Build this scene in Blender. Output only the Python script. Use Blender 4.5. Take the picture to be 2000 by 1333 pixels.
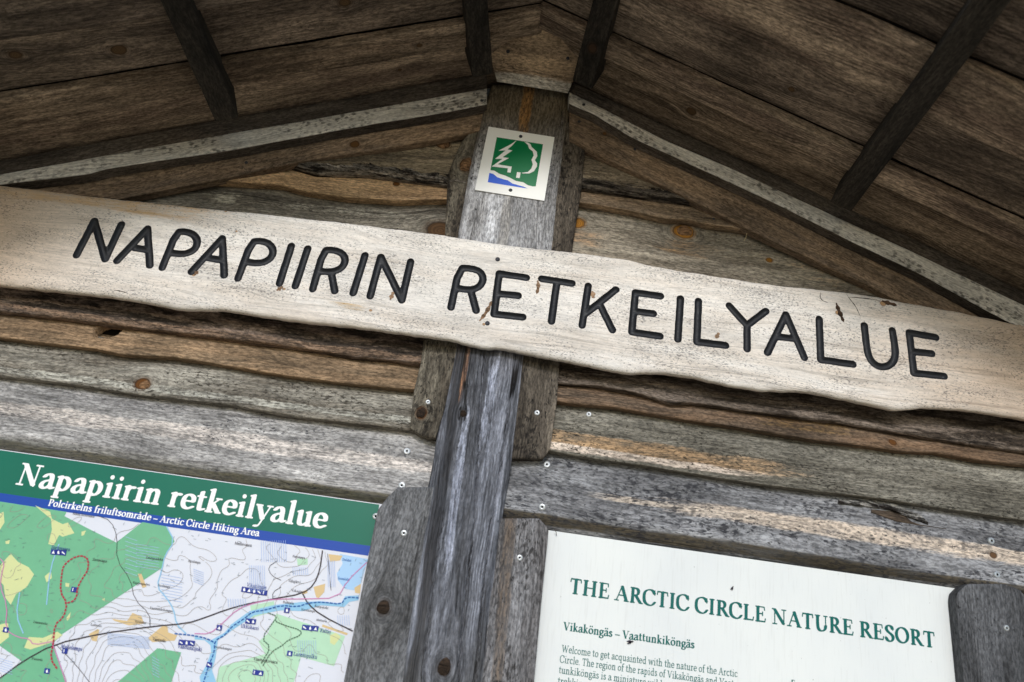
import bpy, math, random
import numpy as np
from mathutils import Vector, Matrix, noise as mnoise
from mathutils.geometry import tessellate_polygon

random.seed(7); RNG = np.random.default_rng(11)
for o in list(bpy.data.objects):
    bpy.data.objects.remove(o)
scene = bpy.context.scene
COL = scene.collection

# ------------------------------------------------------------------ camera
FPX, PITCH, ROLL = 1480.0, math.radians(21.9), math.radians(8.0)
CAM = np.array([0.0, -1.6, 1.6])
fw = np.array([0, math.cos(PITCH), math.sin(PITCH)])
U0 = np.array([0, -math.sin(PITCH), math.cos(PITCH)])
RT = np.array([math.cos(ROLL), 0, 0]) + math.sin(ROLL) * U0
UP = np.array([-math.sin(ROLL), 0, 0]) + math.cos(ROLL) * U0
cd = bpy.data.cameras.new('camera')
cd.sensor_width = 36.0
cd.lens = FPX / 2000.0 * 36.0
cd.clip_start = 0.02
cd.clip_end = 2000
cd.dof.use_dof = True
cd.dof.focus_distance = 1.72
cd.dof.aperture_fstop = 2.2
camo = bpy.data.objects.new('camera', cd)
COL.objects.link(camo)
camo.matrix_world = Matrix(((RT[0], UP[0], -fw[0], CAM[0]), (RT[1], UP[1], -fw[1], CAM[1]),
                            (RT[2], UP[2], -fw[2], CAM[2]), (0, 0, 0, 1)))
scene.camera = camo

# ------------------------------------------------------------------ world, sun, exposure
SUN_EL, SUN_AZ = math.radians(24), math.radians(6)      # azimuth off straight ahead, towards the left
world = bpy.data.worlds.new('World')
scene.world = world
world.use_nodes = True
wn = world.node_tree
for n in list(wn.nodes):
    wn.nodes.remove(n)
sky = wn.nodes.new('ShaderNodeTexSky')
sky.sky_type = 'NISHITA'
sky.sun_disc = False
sky.sun_elevation = SUN_EL
sky.sun_rotation = math.pi + SUN_AZ
sky.air_density = 1.0
sky.dust_density = 0.4
bg = wn.nodes.new('ShaderNodeBackground')
bg.inputs['Strength'].default_value = 0.15
wo = wn.nodes.new('ShaderNodeOutputWorld')
wn.links.new(sky.outputs[0], bg.inputs[0])
wn.links.new(bg.outputs[0], wo.inputs[0])
sd = bpy.data.lights.new('sun', 'SUN')
sd.energy = 1.7
sd.angle = math.radians(10)
sd.color = (1.0, 0.99, 0.985)
suno = bpy.data.objects.new('sun', sd)
COL.objects.link(suno)
sv = Vector((-math.sin(SUN_AZ) * math.cos(SUN_EL), -math.cos(SUN_AZ) * math.cos(SUN_EL), math.sin(SUN_EL)))
suno.rotation_euler = sv.to_track_quat('Z', 'Y').to_euler()
suno.location = (0, -6, 6)
vs = scene.view_settings
scene.display_settings.display_device = 'sRGB'
vs.view_transform = 'Standard'
vs.look = 'None'
vs.exposure = 0.15
vs.gamma = 1.0
vs.use_curve_mapping = False

# ------------------------------------------------------------------ helpers: projection
def ray(x, y):
    return fw * FPX + RT * (x - 1000.0) - UP * (y - 666.5)

def W(x, y, Y=0.0):
    """pixel of the photograph -> point on the upright plane y = Y"""
    d = ray(x, y)
    return CAM + d * ((Y - CAM[1]) / d[1])

RIDGE = np.array([-0.040, 0.0, 2.9985])
AL, AR = math.radians(22.3), math.radians(21.1)
def roof_pt(side, s, h, y):
    """s along the slope from the ridge, h below the roof's underside, y depth"""
    a = AL if side < 0 else AR
    return np.array([RIDGE[0] + side * (s * math.cos(a) - h * math.sin(a)), y,
                     RIDGE[2] - s * math.sin(a) - h * math.cos(a)])

# ------------------------------------------------------------------ helpers: objects
MW = {}
def tag(o, label=None, cat=None, group=None, kind=None):
    if label: o['label'] = label
    if cat: o['category'] = cat
    if group: o['group'] = group
    if kind: o['kind'] = kind
    return o

def link(o, parent=None, M=None):
    M = M or Matrix.Identity(4)
    MW[o.name] = M
    COL.objects.link(o)
    if parent is not None:
        o.parent = parent
        o.matrix_parent_inverse = MW[parent.name].inverted()
    o.matrix_basis = M
    return o

def thing(name, loc, label, cat, group=None):
    o = bpy.data.objects.new(name, None)
    o.empty_display_size = 0.05
    link(o, None, Matrix.Translation(Vector(loc)))
    return tag(o, label, cat, group)

def mesh_obj(name, verts, faces, mat=None, parent=None, M=None, smooth=False):
    """verts in world space; M = object matrix, verts are brought into its frame"""
    me = bpy.data.meshes.new(name)
    v = np.asarray(verts, dtype=float)
    if M is not None:
        Mi = np.array(M.inverted())
        v = v @ Mi[:3, :3].T + Mi[:3, 3]
    me.from_pydata([tuple(p) for p in v], [], [tuple(int(i) for i in f) for f in faces])
    me.update()
    if smooth:
        me.polygons.foreach_set('use_smooth', [True] * len(me.polygons))
    if mat: me.materials.append(mat)
    o = bpy.data.objects.new(name, me)
    return link(o, parent, M)

def frame(origin, ex, n):
    """object frame: X along the grain, Y into the board (away from n), Z across"""
    ex = Vector(ex).normalized()
    ey = -Vector(n).normalized()
    ex = (ex - ey * ex.dot(ey)).normalized()
    ez = ex.cross(ey)
    M = Matrix((ex, ey, ez)).transposed().to_4x4()
    M.translation = Vector(origin)
    return M

def local(o, p):
    return MW[o.name].inverted() @ Vector(p)

def lump(p, seed, f):
    """smooth sum of sines, about -1..1"""
    r = np.random.default_rng(seed)
    out = np.zeros(len(p))
    for k in range(5):
        d = r.normal(size=3) * f * (0.6 + 0.5 * k)
        out += np.sin(p @ d + r.uniform(0, 6.28)) / (1 + 0.6 * k)
    return out / 2.4

def interp_poly(poly, t, axis):
    p = np.array(poly, float)
    o = np.argsort(p[:, axis])
    p = p[o]
    other = 1 - axis
    # linear extrapolation at both ends
    lo, hi = p[0], p[-1]
    if t < lo[axis]:
        q = p[1]; k = (q[other] - lo[other]) / (q[axis] - lo[axis]); val = lo[other] + k * (t - lo[axis])
    elif t > hi[axis]:
        q = p[-2]; k = (hi[other] - q[other]) / (hi[axis] - q[axis]); val = hi[other] + k * (t - hi[axis])
    else:
        val = np.interp(t, p[:, axis], p[:, other])
    return (t, val) if axis == 0 else (val, t)

def slab(name, rows, th, n, parent, mat=None, M=None, rough=0.0012, edge=0.004, edge_wave=0.0, seed=0,
         bumpf=None, smooth=True, end_round=0.0):
    """closed board. rows: list of (k, 3) arrays (front-surface rows from one long edge to the other)."""
    R = np.array(rows)                        # m, k, 3
    m, k, _ = R.shape
    n = np.array(n, float)
    flat = R.reshape(-1, 3)
    if edge_wave:
        across = R[-1] - R[0]
        across /= np.linalg.norm(across, axis=1)[:, None]
        wv = lump(R[0], seed + 5, 30) * edge_wave + lump(R[0], seed + 6, 110) * edge_wave * 0.4
        R[0] += across * wv[:, None]
        wv = lump(R[-1], seed + 7, 30) * edge_wave + lump(R[-1], seed + 8, 110) * edge_wave * 0.4
        R[-1] += across * wv[:, None]
    disp = np.zeros((m, k))
    if rough:
        disp += (lump(R.reshape(-1, 3), seed, 14) * rough + lump(R.reshape(-1, 3), seed + 1, 60) * rough * 0.4).reshape(m, k)
    if edge:                                    # rounded arrises
        for a, b in ((0, 1), (m - 1, m - 2)):
            pass
        dA = np.cumsum(np.r_[0, np.linalg.norm((R[1:, k // 2] - R[:-1, k // 2]), axis=1)])
        tot = dA[-1]
        for j in range(m):
            e = min(dA[j], tot - dA[j])
            if e < edge:
                disp[j] -= edge * (1 - math.sqrt(max(0, 1 - (1 - e / edge) ** 2)))
    if bumpf is not None:
        disp += bumpf(R.reshape(-1, 3)).reshape(m, k)
    F = R + disp[:, :, None] * n
    back0 = R[0] - n * th
    back1 = R[-1] - n * th
    verts = np.vstack([F.reshape(-1, 3), back0, back1])
    ib0, ib1 = m * k, m * k + k
    faces = []
    for j in range(m - 1):
        for i in range(k - 1):
            faces.append((j * k + i, (j + 1) * k + i, (j + 1) * k + i + 1, j * k + i + 1))
    for i in range(k - 1):
        faces.append((i, i + 1, ib0 + i + 1, ib0 + i))
        o = (m - 1) * k
        faces.append((o + i + 1, o + i, ib1 + i, ib1 + i + 1))
        faces.append((ib0 + i, ib0 + i + 1, ib1 + i + 1, ib1 + i))
    c0 = [j * k for j in range(m)]
    c1 = [j * k + k - 1 for j in range(m)]
    faces.append(tuple([ib0] + [ib1] + c0[::-1]))
    faces.append(tuple([ib1 + k - 1] + [ib0 + k - 1] + c1))
    if M is None:
        mid = R.reshape(-1, 3).mean(0)
        M = frame(mid, R[:, -1].mean(0) - R[:, 0].mean(0), n)
    # orientation check on the first front face
    a, b, c = [verts[q] for q in faces[len(faces) // 4][:3]]
    if np.dot(np.cross(b - a, c - a), n) < 0:
        faces = [f[::-1] for f in faces]
    ob = mesh_obj(name, verts, faces, mat, parent, M, smooth=False)
    if smooth:
        fl = np.ones(len(faces), dtype=bool)
        fl[(m - 1) * (k - 1):] = False
        ob.data.polygons.foreach_set('use_smooth', fl)
    return ob

def wall_board(name, lines, axis, lo, hi, th, parent, step=14, sub=9, **kw):
    """lines: [(pixel polyline, Y), ...] from one long edge to the other; axis 0 runs along x, 1 along y"""
    k = max(4, int(abs(hi - lo) / step) + 1)
    ts = np.linspace(lo, hi, k)
    base = [np.array([W(*interp_poly(pl, t, axis), Y) for t in ts]) for pl, Y in lines]
    rows = []
    for a, b in zip(base[:-1], base[1:]):
        d = np.linalg.norm(a[k // 2] - b[k // 2])
        ns = max(2, int(d / (sub * 0.001)))
        # denser near the two outer edges
        for q in range(ns):
            rows.append(a + (b - a) * (q / ns))
    rows.append(base[-1])
    e = kw.get('edge', 0.004)
    if e:
        def ins(r0, r1):
            d = np.linalg.norm(r0[k // 2] - r1[k // 2])
            return [r0 + (r1 - r0) * min(0.9, f * e / d) for f in (0.12, 0.4, 0.8)]
        rows = [rows[0]] + ins(rows[0], rows[1]) + rows[1:-1] + ins(rows[-1], rows[-2])[::-1] + [rows[-1]]
    return slab(name, rows, th, (0, -1, 0), parent, **kw)

# ------------------------------------------------------------------ helpers: materials
def lin(h):
    h = h.lstrip('#')
    c = [int(h[i:i + 2], 16) / 255 for i in (0, 2, 4)]
    return tuple(((v / 12.92) if v <= 0.04045 else ((v + 0.055) / 1.055) ** 2.4) for v in c) + (1.0,)

def linw(h, sat=0.72):
    c = lin(h)
    y = 0.2126 * c[0] + 0.7152 * c[1] + 0.0722 * c[2]
    return tuple(y + (v - y) * sat for v in c[:3]) + (1.0,)

class NT:
    def __init__(s, name):
        s.mat = bpy.data.materials.new(name)
        s.mat.use_nodes = True
        s.t = s.mat.node_tree
        s.b = s.t.nodes['Principled BSDF']
    def n(s, typ, **kw):
        nd = s.t.nodes.new(typ)
        for k, v in kw.items(): setattr(nd, k, v)
        return nd
    def set(s, sock, v):
        if hasattr(v, 'is_output'): s.t.links.new(v, sock)
        elif v is not None: sock.default_value = v
    def m(s, op, a, b=None, c=None, clamp=False):
        nd = s.n('ShaderNodeMath', operation=op, use_clamp=clamp)
        for i, v in enumerate((a, b, c)):
            if v is not None: s.set(nd.inputs[i], v)
        return nd.outputs[0]
    def vm(s, op, a, b=None):
        nd = s.n('ShaderNodeVectorMath', operation=op)
        s.set(nd.inputs[0], a)
        if b is not None: s.set(nd.inputs[1], b)
        return nd.outputs[0]
    def mix(s, f, a, b, mode='MIX'):
        nd = s.n('ShaderNodeMix', data_type='RGBA', blend_type=mode)
        s.set(nd.inputs[0], f); s.set(nd.inputs[6], a); s.set(nd.inputs[7], b)
        return nd.outputs[2]
    def noise(s, v, det=2.0, rough=0.5, scale=1.0, dist=0.0):
        nd = s.n('ShaderNodeTexNoise')
        s.set(nd.inputs['Vector'], v)
        nd.inputs['Scale'].default_value = scale
        nd.inputs['Detail'].default_value = det
        nd.inputs['Roughness'].default_value = rough
        nd.inputs['Distortion'].default_value = dist
        return nd.outputs[0]
    def sm(s, v, lo, hi, a=0.0, b=1.0):
        nd = s.n('ShaderNodeMapRange', interpolation_type='SMOOTHSTEP')
        s.set(nd.inputs[0], v)
        for i, q in enumerate((lo, hi, a, b)): s.set(nd.inputs[i + 1], q)
        return nd.outputs[0]

def wood(name, base, alt, dark='#2c2620', patch=0.5, soft=0.12, pscale=1.0, speck=0.45, speck_amt=0.85, sscale=1.0,
         grain=0.38, ring=0.14, spots=None, knots=(), streaks=(), xstreaks=(), bump=0.5, rough=0.85, seed=0, kcol='#6b4420',
         cracks=0.4, bark=False, stip=0.4, tone=0.3):
    T = NT(name)
    tc = T.n('ShaderNodeTexCoord')
    sep = T.n('ShaderNodeSeparateXYZ')
    T.t.links.new(tc.outputs['Object'], sep.inputs[0])
    ox, oy, oz = sep.outputs
    zw = oz
    kd = []
    for (kx, kz, r) in knots:
        dx = T.m('MULTIPLY', T.m('SUBTRACT', ox, kx), 0.85)
        dz = T.m('SUBTRACT', oz, kz)
        d = T.m('SQRT', T.m('ADD', T.m('MULTIPLY', dx, dx), T.m('MULTIPLY', dz, dz)))
        q = T.m('DIVIDE', d, 2.6 * r)
        g = T.m('POWER', 2.718, T.m('MULTIPLY', T.m('MULTIPLY', q, q), -1.0))
        zw = T.m('SUBTRACT', zw, T.m('MULTIPLY', T.m('MULTIPLY', dz, g), 0.9))
        kd.append((d, g, r))
    cb = T.n('ShaderNodeCombineXYZ')
    T.set(cb.inputs[0], ox); T.set(cb.inputs[1], oy); T.set(cb.inputs[2], zw)
    V = T.vm('ADD', cb.outputs[0], (seed * 7.31 + 1.7, seed * 3.17, seed * 5.73 + 0.4))
    n1 = T.noise(T.vm('MULTIPLY', V, (2.2, 9, 9)), 2)
    wz = T.m('MULTIPLY', T.m('SUBTRACT', n1, 0.5), 0.05)
    cw = T.n('ShaderNodeCombineXYZ'); T.set(cw.inputs[2], wz)
    V2 = T.vm('ADD', V, cw.outputs[0])
    fine = T.noise(T.vm('MULTIPLY', V2, (48, 420, 300)), 3, 0.6)
    mid = T.noise(T.vm('MULTIPLY', V2, (9, 75, 75)), 4, 0.65)
    pn = T.noise(T.vm('MULTIPLY', V2, (2.4 * pscale, 16 * pscale, 16 * pscale)), 5, 0.68)
    pm = T.sm(pn, patch - soft, patch + soft)
    col = T.mix(pm, linw(base), linw(alt))
    late = []
    for (zc, hw, c, st, xa, xb) in streaks:
        zz = T.m('ABSOLUTE', T.m('ADD', T.m('SUBTRACT', oz, zc), T.m('MULTIPLY', T.m('SUBTRACT', pn, 0.5), hw * 2.2)))
        mk = T.m('MULTIPLY', T.sm(zz, hw * 1.15, hw * 0.55), st)
        if xa is not None:
            w = min(0.12, (xb - xa) * 0.3) if hw < 0.2 else min(0.3, (xb - xa) * 0.3)
            xn = T.m('ADD', ox, T.m('MULTIPLY', T.m('SUBTRACT', pn, 0.5), 0.25))
            mk = T.m('MULTIPLY', mk, T.m('MULTIPLY', T.sm(xn, xa - w, xa + w), T.sm(xn, xb + w, xb - w)))
        late.append((mk, c, hw))
    s2 = T.noise(T.vm('MULTIPLY', V2, (85, 260, 260)), 3, 0.7)
    for mk, c, hw in late:
        if hw > 0.2:
            col = T.mix(mk, col, linw(c, 0.85)); continue
        mk2 = T.m('ADD', mk, T.m('ADD', T.m('MULTIPLY', T.m('SUBTRACT', s2, 0.5), 0.9), T.m('MULTIPLY', T.m('SUBTRACT', mid, 0.5), 1.5)))
        col = T.mix(T.m('MULTIPLY', T.sm(mk2, 0.15, 1.0), T.sm(mk, 0.0, 0.25)), col, linw(c, 0.85))
    gm = T.sm(mid, 0.28, 0.68, 1 - grain, 1 + grain * 0.35)
    gf = T.sm(fine, 0.3, 0.7, 1 - grain * 0.6, 1 + grain * 0.25)
    gg = T.m('MULTIPLY', gm, gf)
    gg = T.m('MULTIPLY', gg, T.sm(s2, 0.38, 0.62, 1 - stip, 1 + stip * 0.6))
    tn_ = T.noise(T.vm('MULTIPLY', V, (3.2, 10, 10)), 3, 0.6)
    gg = T.m('MULTIPLY', gg, T.sm(tn_, 0.28, 0.72, 1 - tone, 1 + tone * 0.5))
    md0 = T.noise(T.vm('MULTIPLY', V, (6, 30, 30)), 2)
    if ring:
        rg = T.m('SINE', T.m('ADD', T.m('MULTIPLY', T.m('ADD', zw, wz), 900.0), T.m('MULTIPLY', n1, 34.0)))
        gg = T.m('MULTIPLY', gg, T.sm(rg, -0.6, 1, 1.0, T.sm(md0, 0.35, 0.65, 1 - ring * 1.6, 1.0)))
    for d, g, r in kd:
        rk = T.m('SINE', T.m('MULTIPLY', d, 6.28 / (r * 0.33)))
        gg = T.m('MULTIPLY', gg, T.m('SUBTRACT', 1.0, T.m('MULTIPLY', T.m('MULTIPLY', T.sm(rk, -0.2, 1.0), g), 0.28)))
    gc = T.n('ShaderNodeCombineColor')
    for i in range(3): T.set(gc.inputs[i], gg)
    col = T.mix(1.0, col, gc.outputs[0], 'MULTIPLY')
    # weather specks
    sn = T.noise(T.vm('MULTIPLY', V2, (120 * sscale, 310 * sscale, 310 * sscale)), 2, 0.6)
    md = T.noise(T.vm('MULTIPLY', V, (7, 22, 22)), 3, 0.6)
    sv_ = T.m('ADD', sn, T.m('MULTIPLY', T.m('SUBTRACT', md, 0.5), 0.42))
    thr = 0.76 - 0.26 * speck
    sk = T.sm(sv_, thr, thr + 0.07)
    col = T.mix(T.m('MULTIPLY', sk, speck_amt), col, linw(dark))
    if spots:
        vo = T.n('ShaderNodeTexVoronoi')
        T.t.links.new(T.vm('MULTIPLY', V, (spots[0], spots[0] * 1.0, spots[0] * 1.15)), vo.inputs['Vector'])
        vo.inputs['Scale'].default_value = 1.0
        sp = T.m('ADD', vo.outputs['Distance'], T.m('MULTIPLY', T.m('SUBTRACT', s2, 0.5), 1.1))
        sm_ = T.m('MULTIPLY', T.sm(sp, spots[1] * 0.95, spots[1] * 0.35), T.sm(T.m('ADD', md, T.m('MULTIPLY', T.m('SUBTRACT', pn, 0.5), 0.6)), 0.36, 0.62))
        col = T.mix(T.m('MULTIPLY', sm_, 0.75), col, linw(dark))
    ck = None
    if cracks:
        cn = T.noise(T.vm('MULTIPLY', V2, (1.1, 42, 42)), 1)
        ca = T.m('ABSOLUTE', T.m('SUBTRACT', cn, 0.5))
        ck = T.m('MULTIPLY', T.sm(ca, 0.02, 0.004), T.sm(pn, 0.42, 0.6))
        col = T.mix(T.m('MULTIPLY', ck, cracks), col, lin('#15120f'))
    for d, g, r in kd:
        dn = T.m('ADD', d, T.m('ADD', T.m('MULTIPLY', T.m('SUBTRACT', mid, 0.5), r * 0.9), T.m('MULTIPLY', T.m('SUBTRACT', pn, 0.5), r * 1.6)))
        rr = T.sm(T.m('SINE', T.m('MULTIPLY', dn, 6.28 / (r * 0.28))), -1, 1, 0.62, 1.0)
        kc = T.mix(rr, lin('#24170d'), lin(kcol))
        col = T.mix(T.m('MULTIPLY', T.sm(dn, r * 1.6, r * 0.9), 0.45), col, lin(kcol))
        col = T.mix(T.sm(dn, r * 1.04, r * 0.9), col, kc)
        rim = T.m('MULTIPLY', T.sm(dn, r * 0.8, r * 0.97), T.sm(dn, r * 1.18, r * 1.0))
        col = T.mix(T.m('MULTIPLY', rim, 0.6), col, lin('#17100a'))
    T.set(T.b.inputs['Base Color'], col)
    T.b.inputs['Roughness'].default_value = rough
    T.b.inputs['Specular IOR Level'].default_value = 0.2
    h = T.m('ADD', T.m('MULTIPLY', mid, 0.9), T.m('MULTIPLY', fine, 0.6))
    h = T.m('SUBTRACT', h, T.m('MULTIPLY', sk, 0.35))
    if ck is not None: h = T.m('SUBTRACT', h, T.m('MULTIPLY', ck, 1.2))
    if bark: h = T.m('ADD', h, T.m('MULTIPLY', T.noise(T.vm('MULTIPLY', V, (40, 70, 70)), 5, 0.7), 2.5))
    bp = T.n('ShaderNodeBump')
    bp.inputs['Strength'].default_value = bump
    bp.inputs['Distance'].default_value = 0.0022
    T.set(bp.inputs['Height'], h)
    T.t.links.new(bp.outputs[0], T.b.inputs['Normal'])
    return T.mat

def plain(name, c, rough=0.5, metal=0.0, spec=0.5, var=0.0, vs_=40.0):
    T = NT(name)
    if var:
        tc = T.n('ShaderNodeTexCoord')
        nz = T.noise(T.vm('MULTIPLY', tc.outputs['Object'], (vs_, vs_, vs_)), 4, 0.6)
        f = T.sm(nz, 0.3, 0.7, 1 - var, 1.0)
        gc = T.n('ShaderNodeCombineColor')
        for i in range(3): T.set(gc.inputs[i], f)
        T.set(T.b.inputs['Base Color'], T.mix(1.0, lin(c), gc.outputs[0], 'MULTIPLY'))
    else:
        T.b.inputs['Base Color'].default_value = lin(c)
    T.b.inputs['Roughness'].default_value = rough
    T.b.inputs['Metallic'].default_value = metal
    T.b.inputs['Specular IOR Level'].default_value = spec * 0.45
    return T.mat

def setmat(o, m):
    o.data.materials.clear()
    o.data.materials.append(m)

# ------------------------------------------------------------------ ground
def ground():
    xs = np.concatenate([-np.geomspace(900, 2, 14), np.linspace(-1.5, 1.5, 7), np.geomspace(2, 900, 14)])
    v = [(x, y, 0.0) for y in xs for x in xs]
    k = len(xs)
    f = [(j * k + i, j * k + i + 1, (j + 1) * k + i + 1, (j + 1) * k + i) for j in range(k - 1) for i in range(k - 1)]
    T = NT('sandy_ground')
    tc = T.n('ShaderNodeTexCoord')
    a = T.noise(tc.outputs['Object'], 6, 0.7, scale=2.0)
    b = T.noise(tc.outputs['Object'], 3, 0.6, scale=60.0)
    c = T.mix(T.sm(a, 0.35, 0.65), lin('#c9b594'), lin('#b19e7f'))
    c = T.mix(T.m('MULTIPLY', T.sm(b, 0.5, 0.7), 0.4), c, lin('#8a765a'))
    T.set(T.b.inputs['Base Color'], c)
    T.b.inputs['Roughness'].default_value = 0.95
    o = mesh_obj('ground', v, f, T.mat)
    tag(o, 'sandy forest ground in front of the shelter', None, None, 'structure')
ground()

# ------------------------------------------------------------------ small parts: knots, screws, nails
MAT_ZINC = plain('zinc', '#c3c6c8', 0.4, 0.55, 0.5, 0.25, 900)
MAT_DARK = plain('dark_recess', '#16161a', 0.7)
MAT_NAIL = plain('nail_steel', '#3c3d42', 0.55, 0.5)
MAT_KNOT = wood('knot_wood', '#8f6434', '#6a4724', '#2a180b', speck=0.35, grain=0.5, bump=0.6, seed=3)
MAT_KNOT_D = wood('dark_knot_wood', '#4f3a28', '#35271b', '#140d08', speck=0.4, grain=0.5, bump=0.6, seed=4)

def lathe(profile, seg=16, closed_top=True):
    v, f = [], []
    for r, h in profile:
        for s in range(seg):
            a = 2 * math.pi * s / seg
            v.append((r * math.cos(a), -h, r * math.sin(a)))
    for j in range(len(profile) - 1):
        for s in range(seg):
            t = (s + 1) % seg
            f.append((j * seg + s, (j + 1) * seg + s, (j + 1) * seg + t, j * seg + t))
    f.append(tuple(range(seg)))
    f.append(tuple((len(profile) - 1) * seg + s for s in range(seg))[::-1])
    return v, f

def shared(name, profile, mats, seg=16, midx=None, squash=1.0):
    v, f = lathe(profile, seg)
    me = bpy.data.meshes.new(name)
    me.from_pydata([(x, y, z * squash) for x, y, z in v], [], f)
    for m in mats: me.materials.append(m)
    if midx:
        nr = len(profile) - 1
        for j in range(nr):
            for s in range(seg):
                me.polygons[j * seg + s].material_index = midx[j]
        me.polygons[len(f) - 1].material_index = midx[-1]
    me.update()
    return me

ME_SCREW = shared('screw', [(0.0058, -0.004), (0.0058, 0.0008), (0.0050, 0.0022), (0.0030, 0.0026), (0.0019, 0.0024), (0.0012, 0.0004)],
                  [MAT_ZINC, MAT_DARK], 18, [0, 0, 0, 0, 1, 1])
ME_NAIL = shared('nail', [(0.0034, -0.003), (0.0034, 0.0006), (0.0026, 0.0013), (0.0010, 0.0016)], [MAT_NAIL], 14)

from mathutils.bvhtree import BVHTree
BV = {}
def front(o, px):
    if o.name not in BV:
        BV[o.name] = BVHTree.FromPolygons([v.co for v in o.data.vertices], [tuple(p.vertices) for p in o.data.polygons])
    Mi = MW[o.name].inverted()
    a = Mi @ Vector(CAM); d = (Mi.to_3x3() @ Vector(ray(*px))).normalized()
    h = BV[o.name].ray_cast(a, d)
    return None if h[0] is None else np.array(MW[o.name] @ h[0])

def fix(me, name, px, Y, parent, tilt=0.0, scale=1.0):
    p = W(px[0], px[1], Y)
    if parent.type == 'MESH' and front(parent, px) is not None: p = front(parent, px)
    o = bpy.data.objects.new(name, me)
    M = Matrix.Translation(Vector(p)) @ Matrix.Rotation(tilt + random.uniform(-0.16, 0.16), 4, 'X') @ Matrix.Rotation(random.uniform(-0.16, 0.16), 4, 'Z') @ Matrix.Rotation(random.uniform(0, 6), 4, 'Y') @ Matrix.Scale(scale * (1.3 if name == 'screw' else 1.0), 4)
    return link(o, parent, M)

def knot(px, rx, rz, Y, parent, rot=0.0, dark=False, h=0.004):
    """a slightly domed plug with raised and sunken growth rings"""
    p = W(px[0], px[1], Y)
    if front(parent, px) is not None: p = front(parent, px)
    seg, rings = 26, 9
    v = [(0, -h, 0)]
    f = []
    sd_ = random.random() * 50
    for j in range(1, rings + 1):
        t = j / rings
        for s in range(seg):
            a = 2 * math.pi * s / seg
            rr = t * (1 + 0.07 * math.sin(3 * a + sd_) + 0.05 * math.sin(5 * a + sd_ * 2))
            y = -h * (1 - t ** 3) - (0.0007 * math.sin(t * 19) if j < rings else 0) + (0.003 if j == rings else 0)
            v.append((rx * rr * math.cos(a), y, rz * rr * math.sin(a)))
    for s in range(seg):
        f.append((0, 1 + s, 1 + (s + 1) % seg))
    for j in range(rings - 1):
        for s in range(seg):
            a, b = 1 + j * seg + s, 1 + j * seg + (s + 1) % seg
            f.append((a, a + seg, b + seg, b))
    me = bpy.data.meshes.new('knot')
    me.from_pydata(v, [], f)
    me.polygons.foreach_set('use_smooth', [True] * len(f))
    me.materials.append(MAT_KNOT_D if dark else MAT_KNOT)
    o = bpy.data.objects.new('knot', me)
    return link(o, parent, Matrix.Translation(Vector(p)) @ Matrix.Rotation(rot, 4, 'Y'))

# ------------------------------------------------------------------ plank wall
wall = thing('plank_wall', (0, 0.05, 0), 'weathered waney-edged plank wall behind the carved sign, with vertical battens', 'wall')

def kn(o, lst, Y=0.0):
    """pixel knots -> local (x, z, r)"""
    out = []
    for px, py, r in lst:
        l = local(o, W(px, py, Y))
        out.append((l.x, l.z, r))
    return out
def lz(o, px, py, Y=0.0):
    return local(o, W(px, py, Y))

bk = mesh_obj('backing_blocker', [(x, y, z) for x in (-1.5, 1.5) for y in (0.045, 0.06) for z in (0.4, 2.45)] +
              [(x, y, z) for x in (RIDGE[0] - 0.03, RIDGE[0] + 0.03) for y in (0.045, 0.06) for z in (2.45, 2.985)],
              [(0, 1, 3, 2), (4, 6, 7, 5), (0, 4, 5, 1), (2, 3, 7, 6), (0, 2, 6, 4), (1, 5, 13, 9), (3, 11, 15, 7), (1, 9, 11, 3), (5, 7, 15, 13), (9, 13, 15, 11)],
              wood('backing_blocker_wood', '#5a4c3c', '#473a2c', seed=2), wall)  # hidden box added behind the planks to block light

YT, YB = 0.016, -0.020
def shift(poly, dy):
    return [(x, y + dy) for x, y in poly]

# --- edges traced from the photograph (lower edges of the planks)
LB1 = [(0, 610), (105, 621), (207, 634), (276, 643), (450, 664), (561, 678), (692, 698), (821, 711)]
LB2 = [(0, 659), (184, 681), (236, 692), (336, 697), (450, 715), (561, 734), (692, 751), (805, 761)]
LB3 = [(0, 734), (157, 753), (262, 770), (450, 791), (561, 811), (692, 828), (803, 840)]
LB4 = [(0, 852), (157, 865), (262, 882), (341, 897), (500, 924), (650, 950), (756, 969), (838, 983)]
LB4w = [(0, 878), (370, 931), (745, 985), (838, 999)]
RB1 = [(1088, 751), (1171, 757), (1254, 773), (1310, 791), (1351, 789), (1407, 797), (1476, 807), (1560, 818), (1626, 825), (1720, 842), (1815, 858), (1910, 872), (2000, 885)]
RB2 = [(1088, 784), (1199, 795), (1268, 807), (1338, 818), (1449, 836), (1500, 843), (1579, 858), (1673, 868), (1768, 882), (1831, 884), (1910, 899), (2000, 907)]
RB3 = [(1081, 882), (1171, 898), (1254, 909), (1338, 923), (1449, 941), (1500, 948), (1610, 961), (1720, 974), (1815, 989), (2000, 1017)]
RB4 = [(990, 997), (1060, 1006), (1199, 1020), (1338, 1044), (1449, 1059), (1540, 1077), (1657, 1096), (1815, 1121), (1878, 1134), (2000, 1152)]
RB4w = [(990, 1024), (1072, 1036), (1290, 1066), (1540, 1101), (1868, 1150), (2000, 1168)]
LA1 = [(586, 332), (617, 341), (722, 343), (810, 355), (873, 365)]
LA2 = [(300, 345), (439, 353), (547, 360), (600, 374), (670, 384), (775, 391), (873, 389)]
RA1 = [(1135, 369), (1265, 387), (1356, 399), (1480, 418)]
RA2 = [(1132, 394), (1230, 411), (1300, 427), (1342, 427), (1387, 439), (1440, 446), (1560, 466)]

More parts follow.
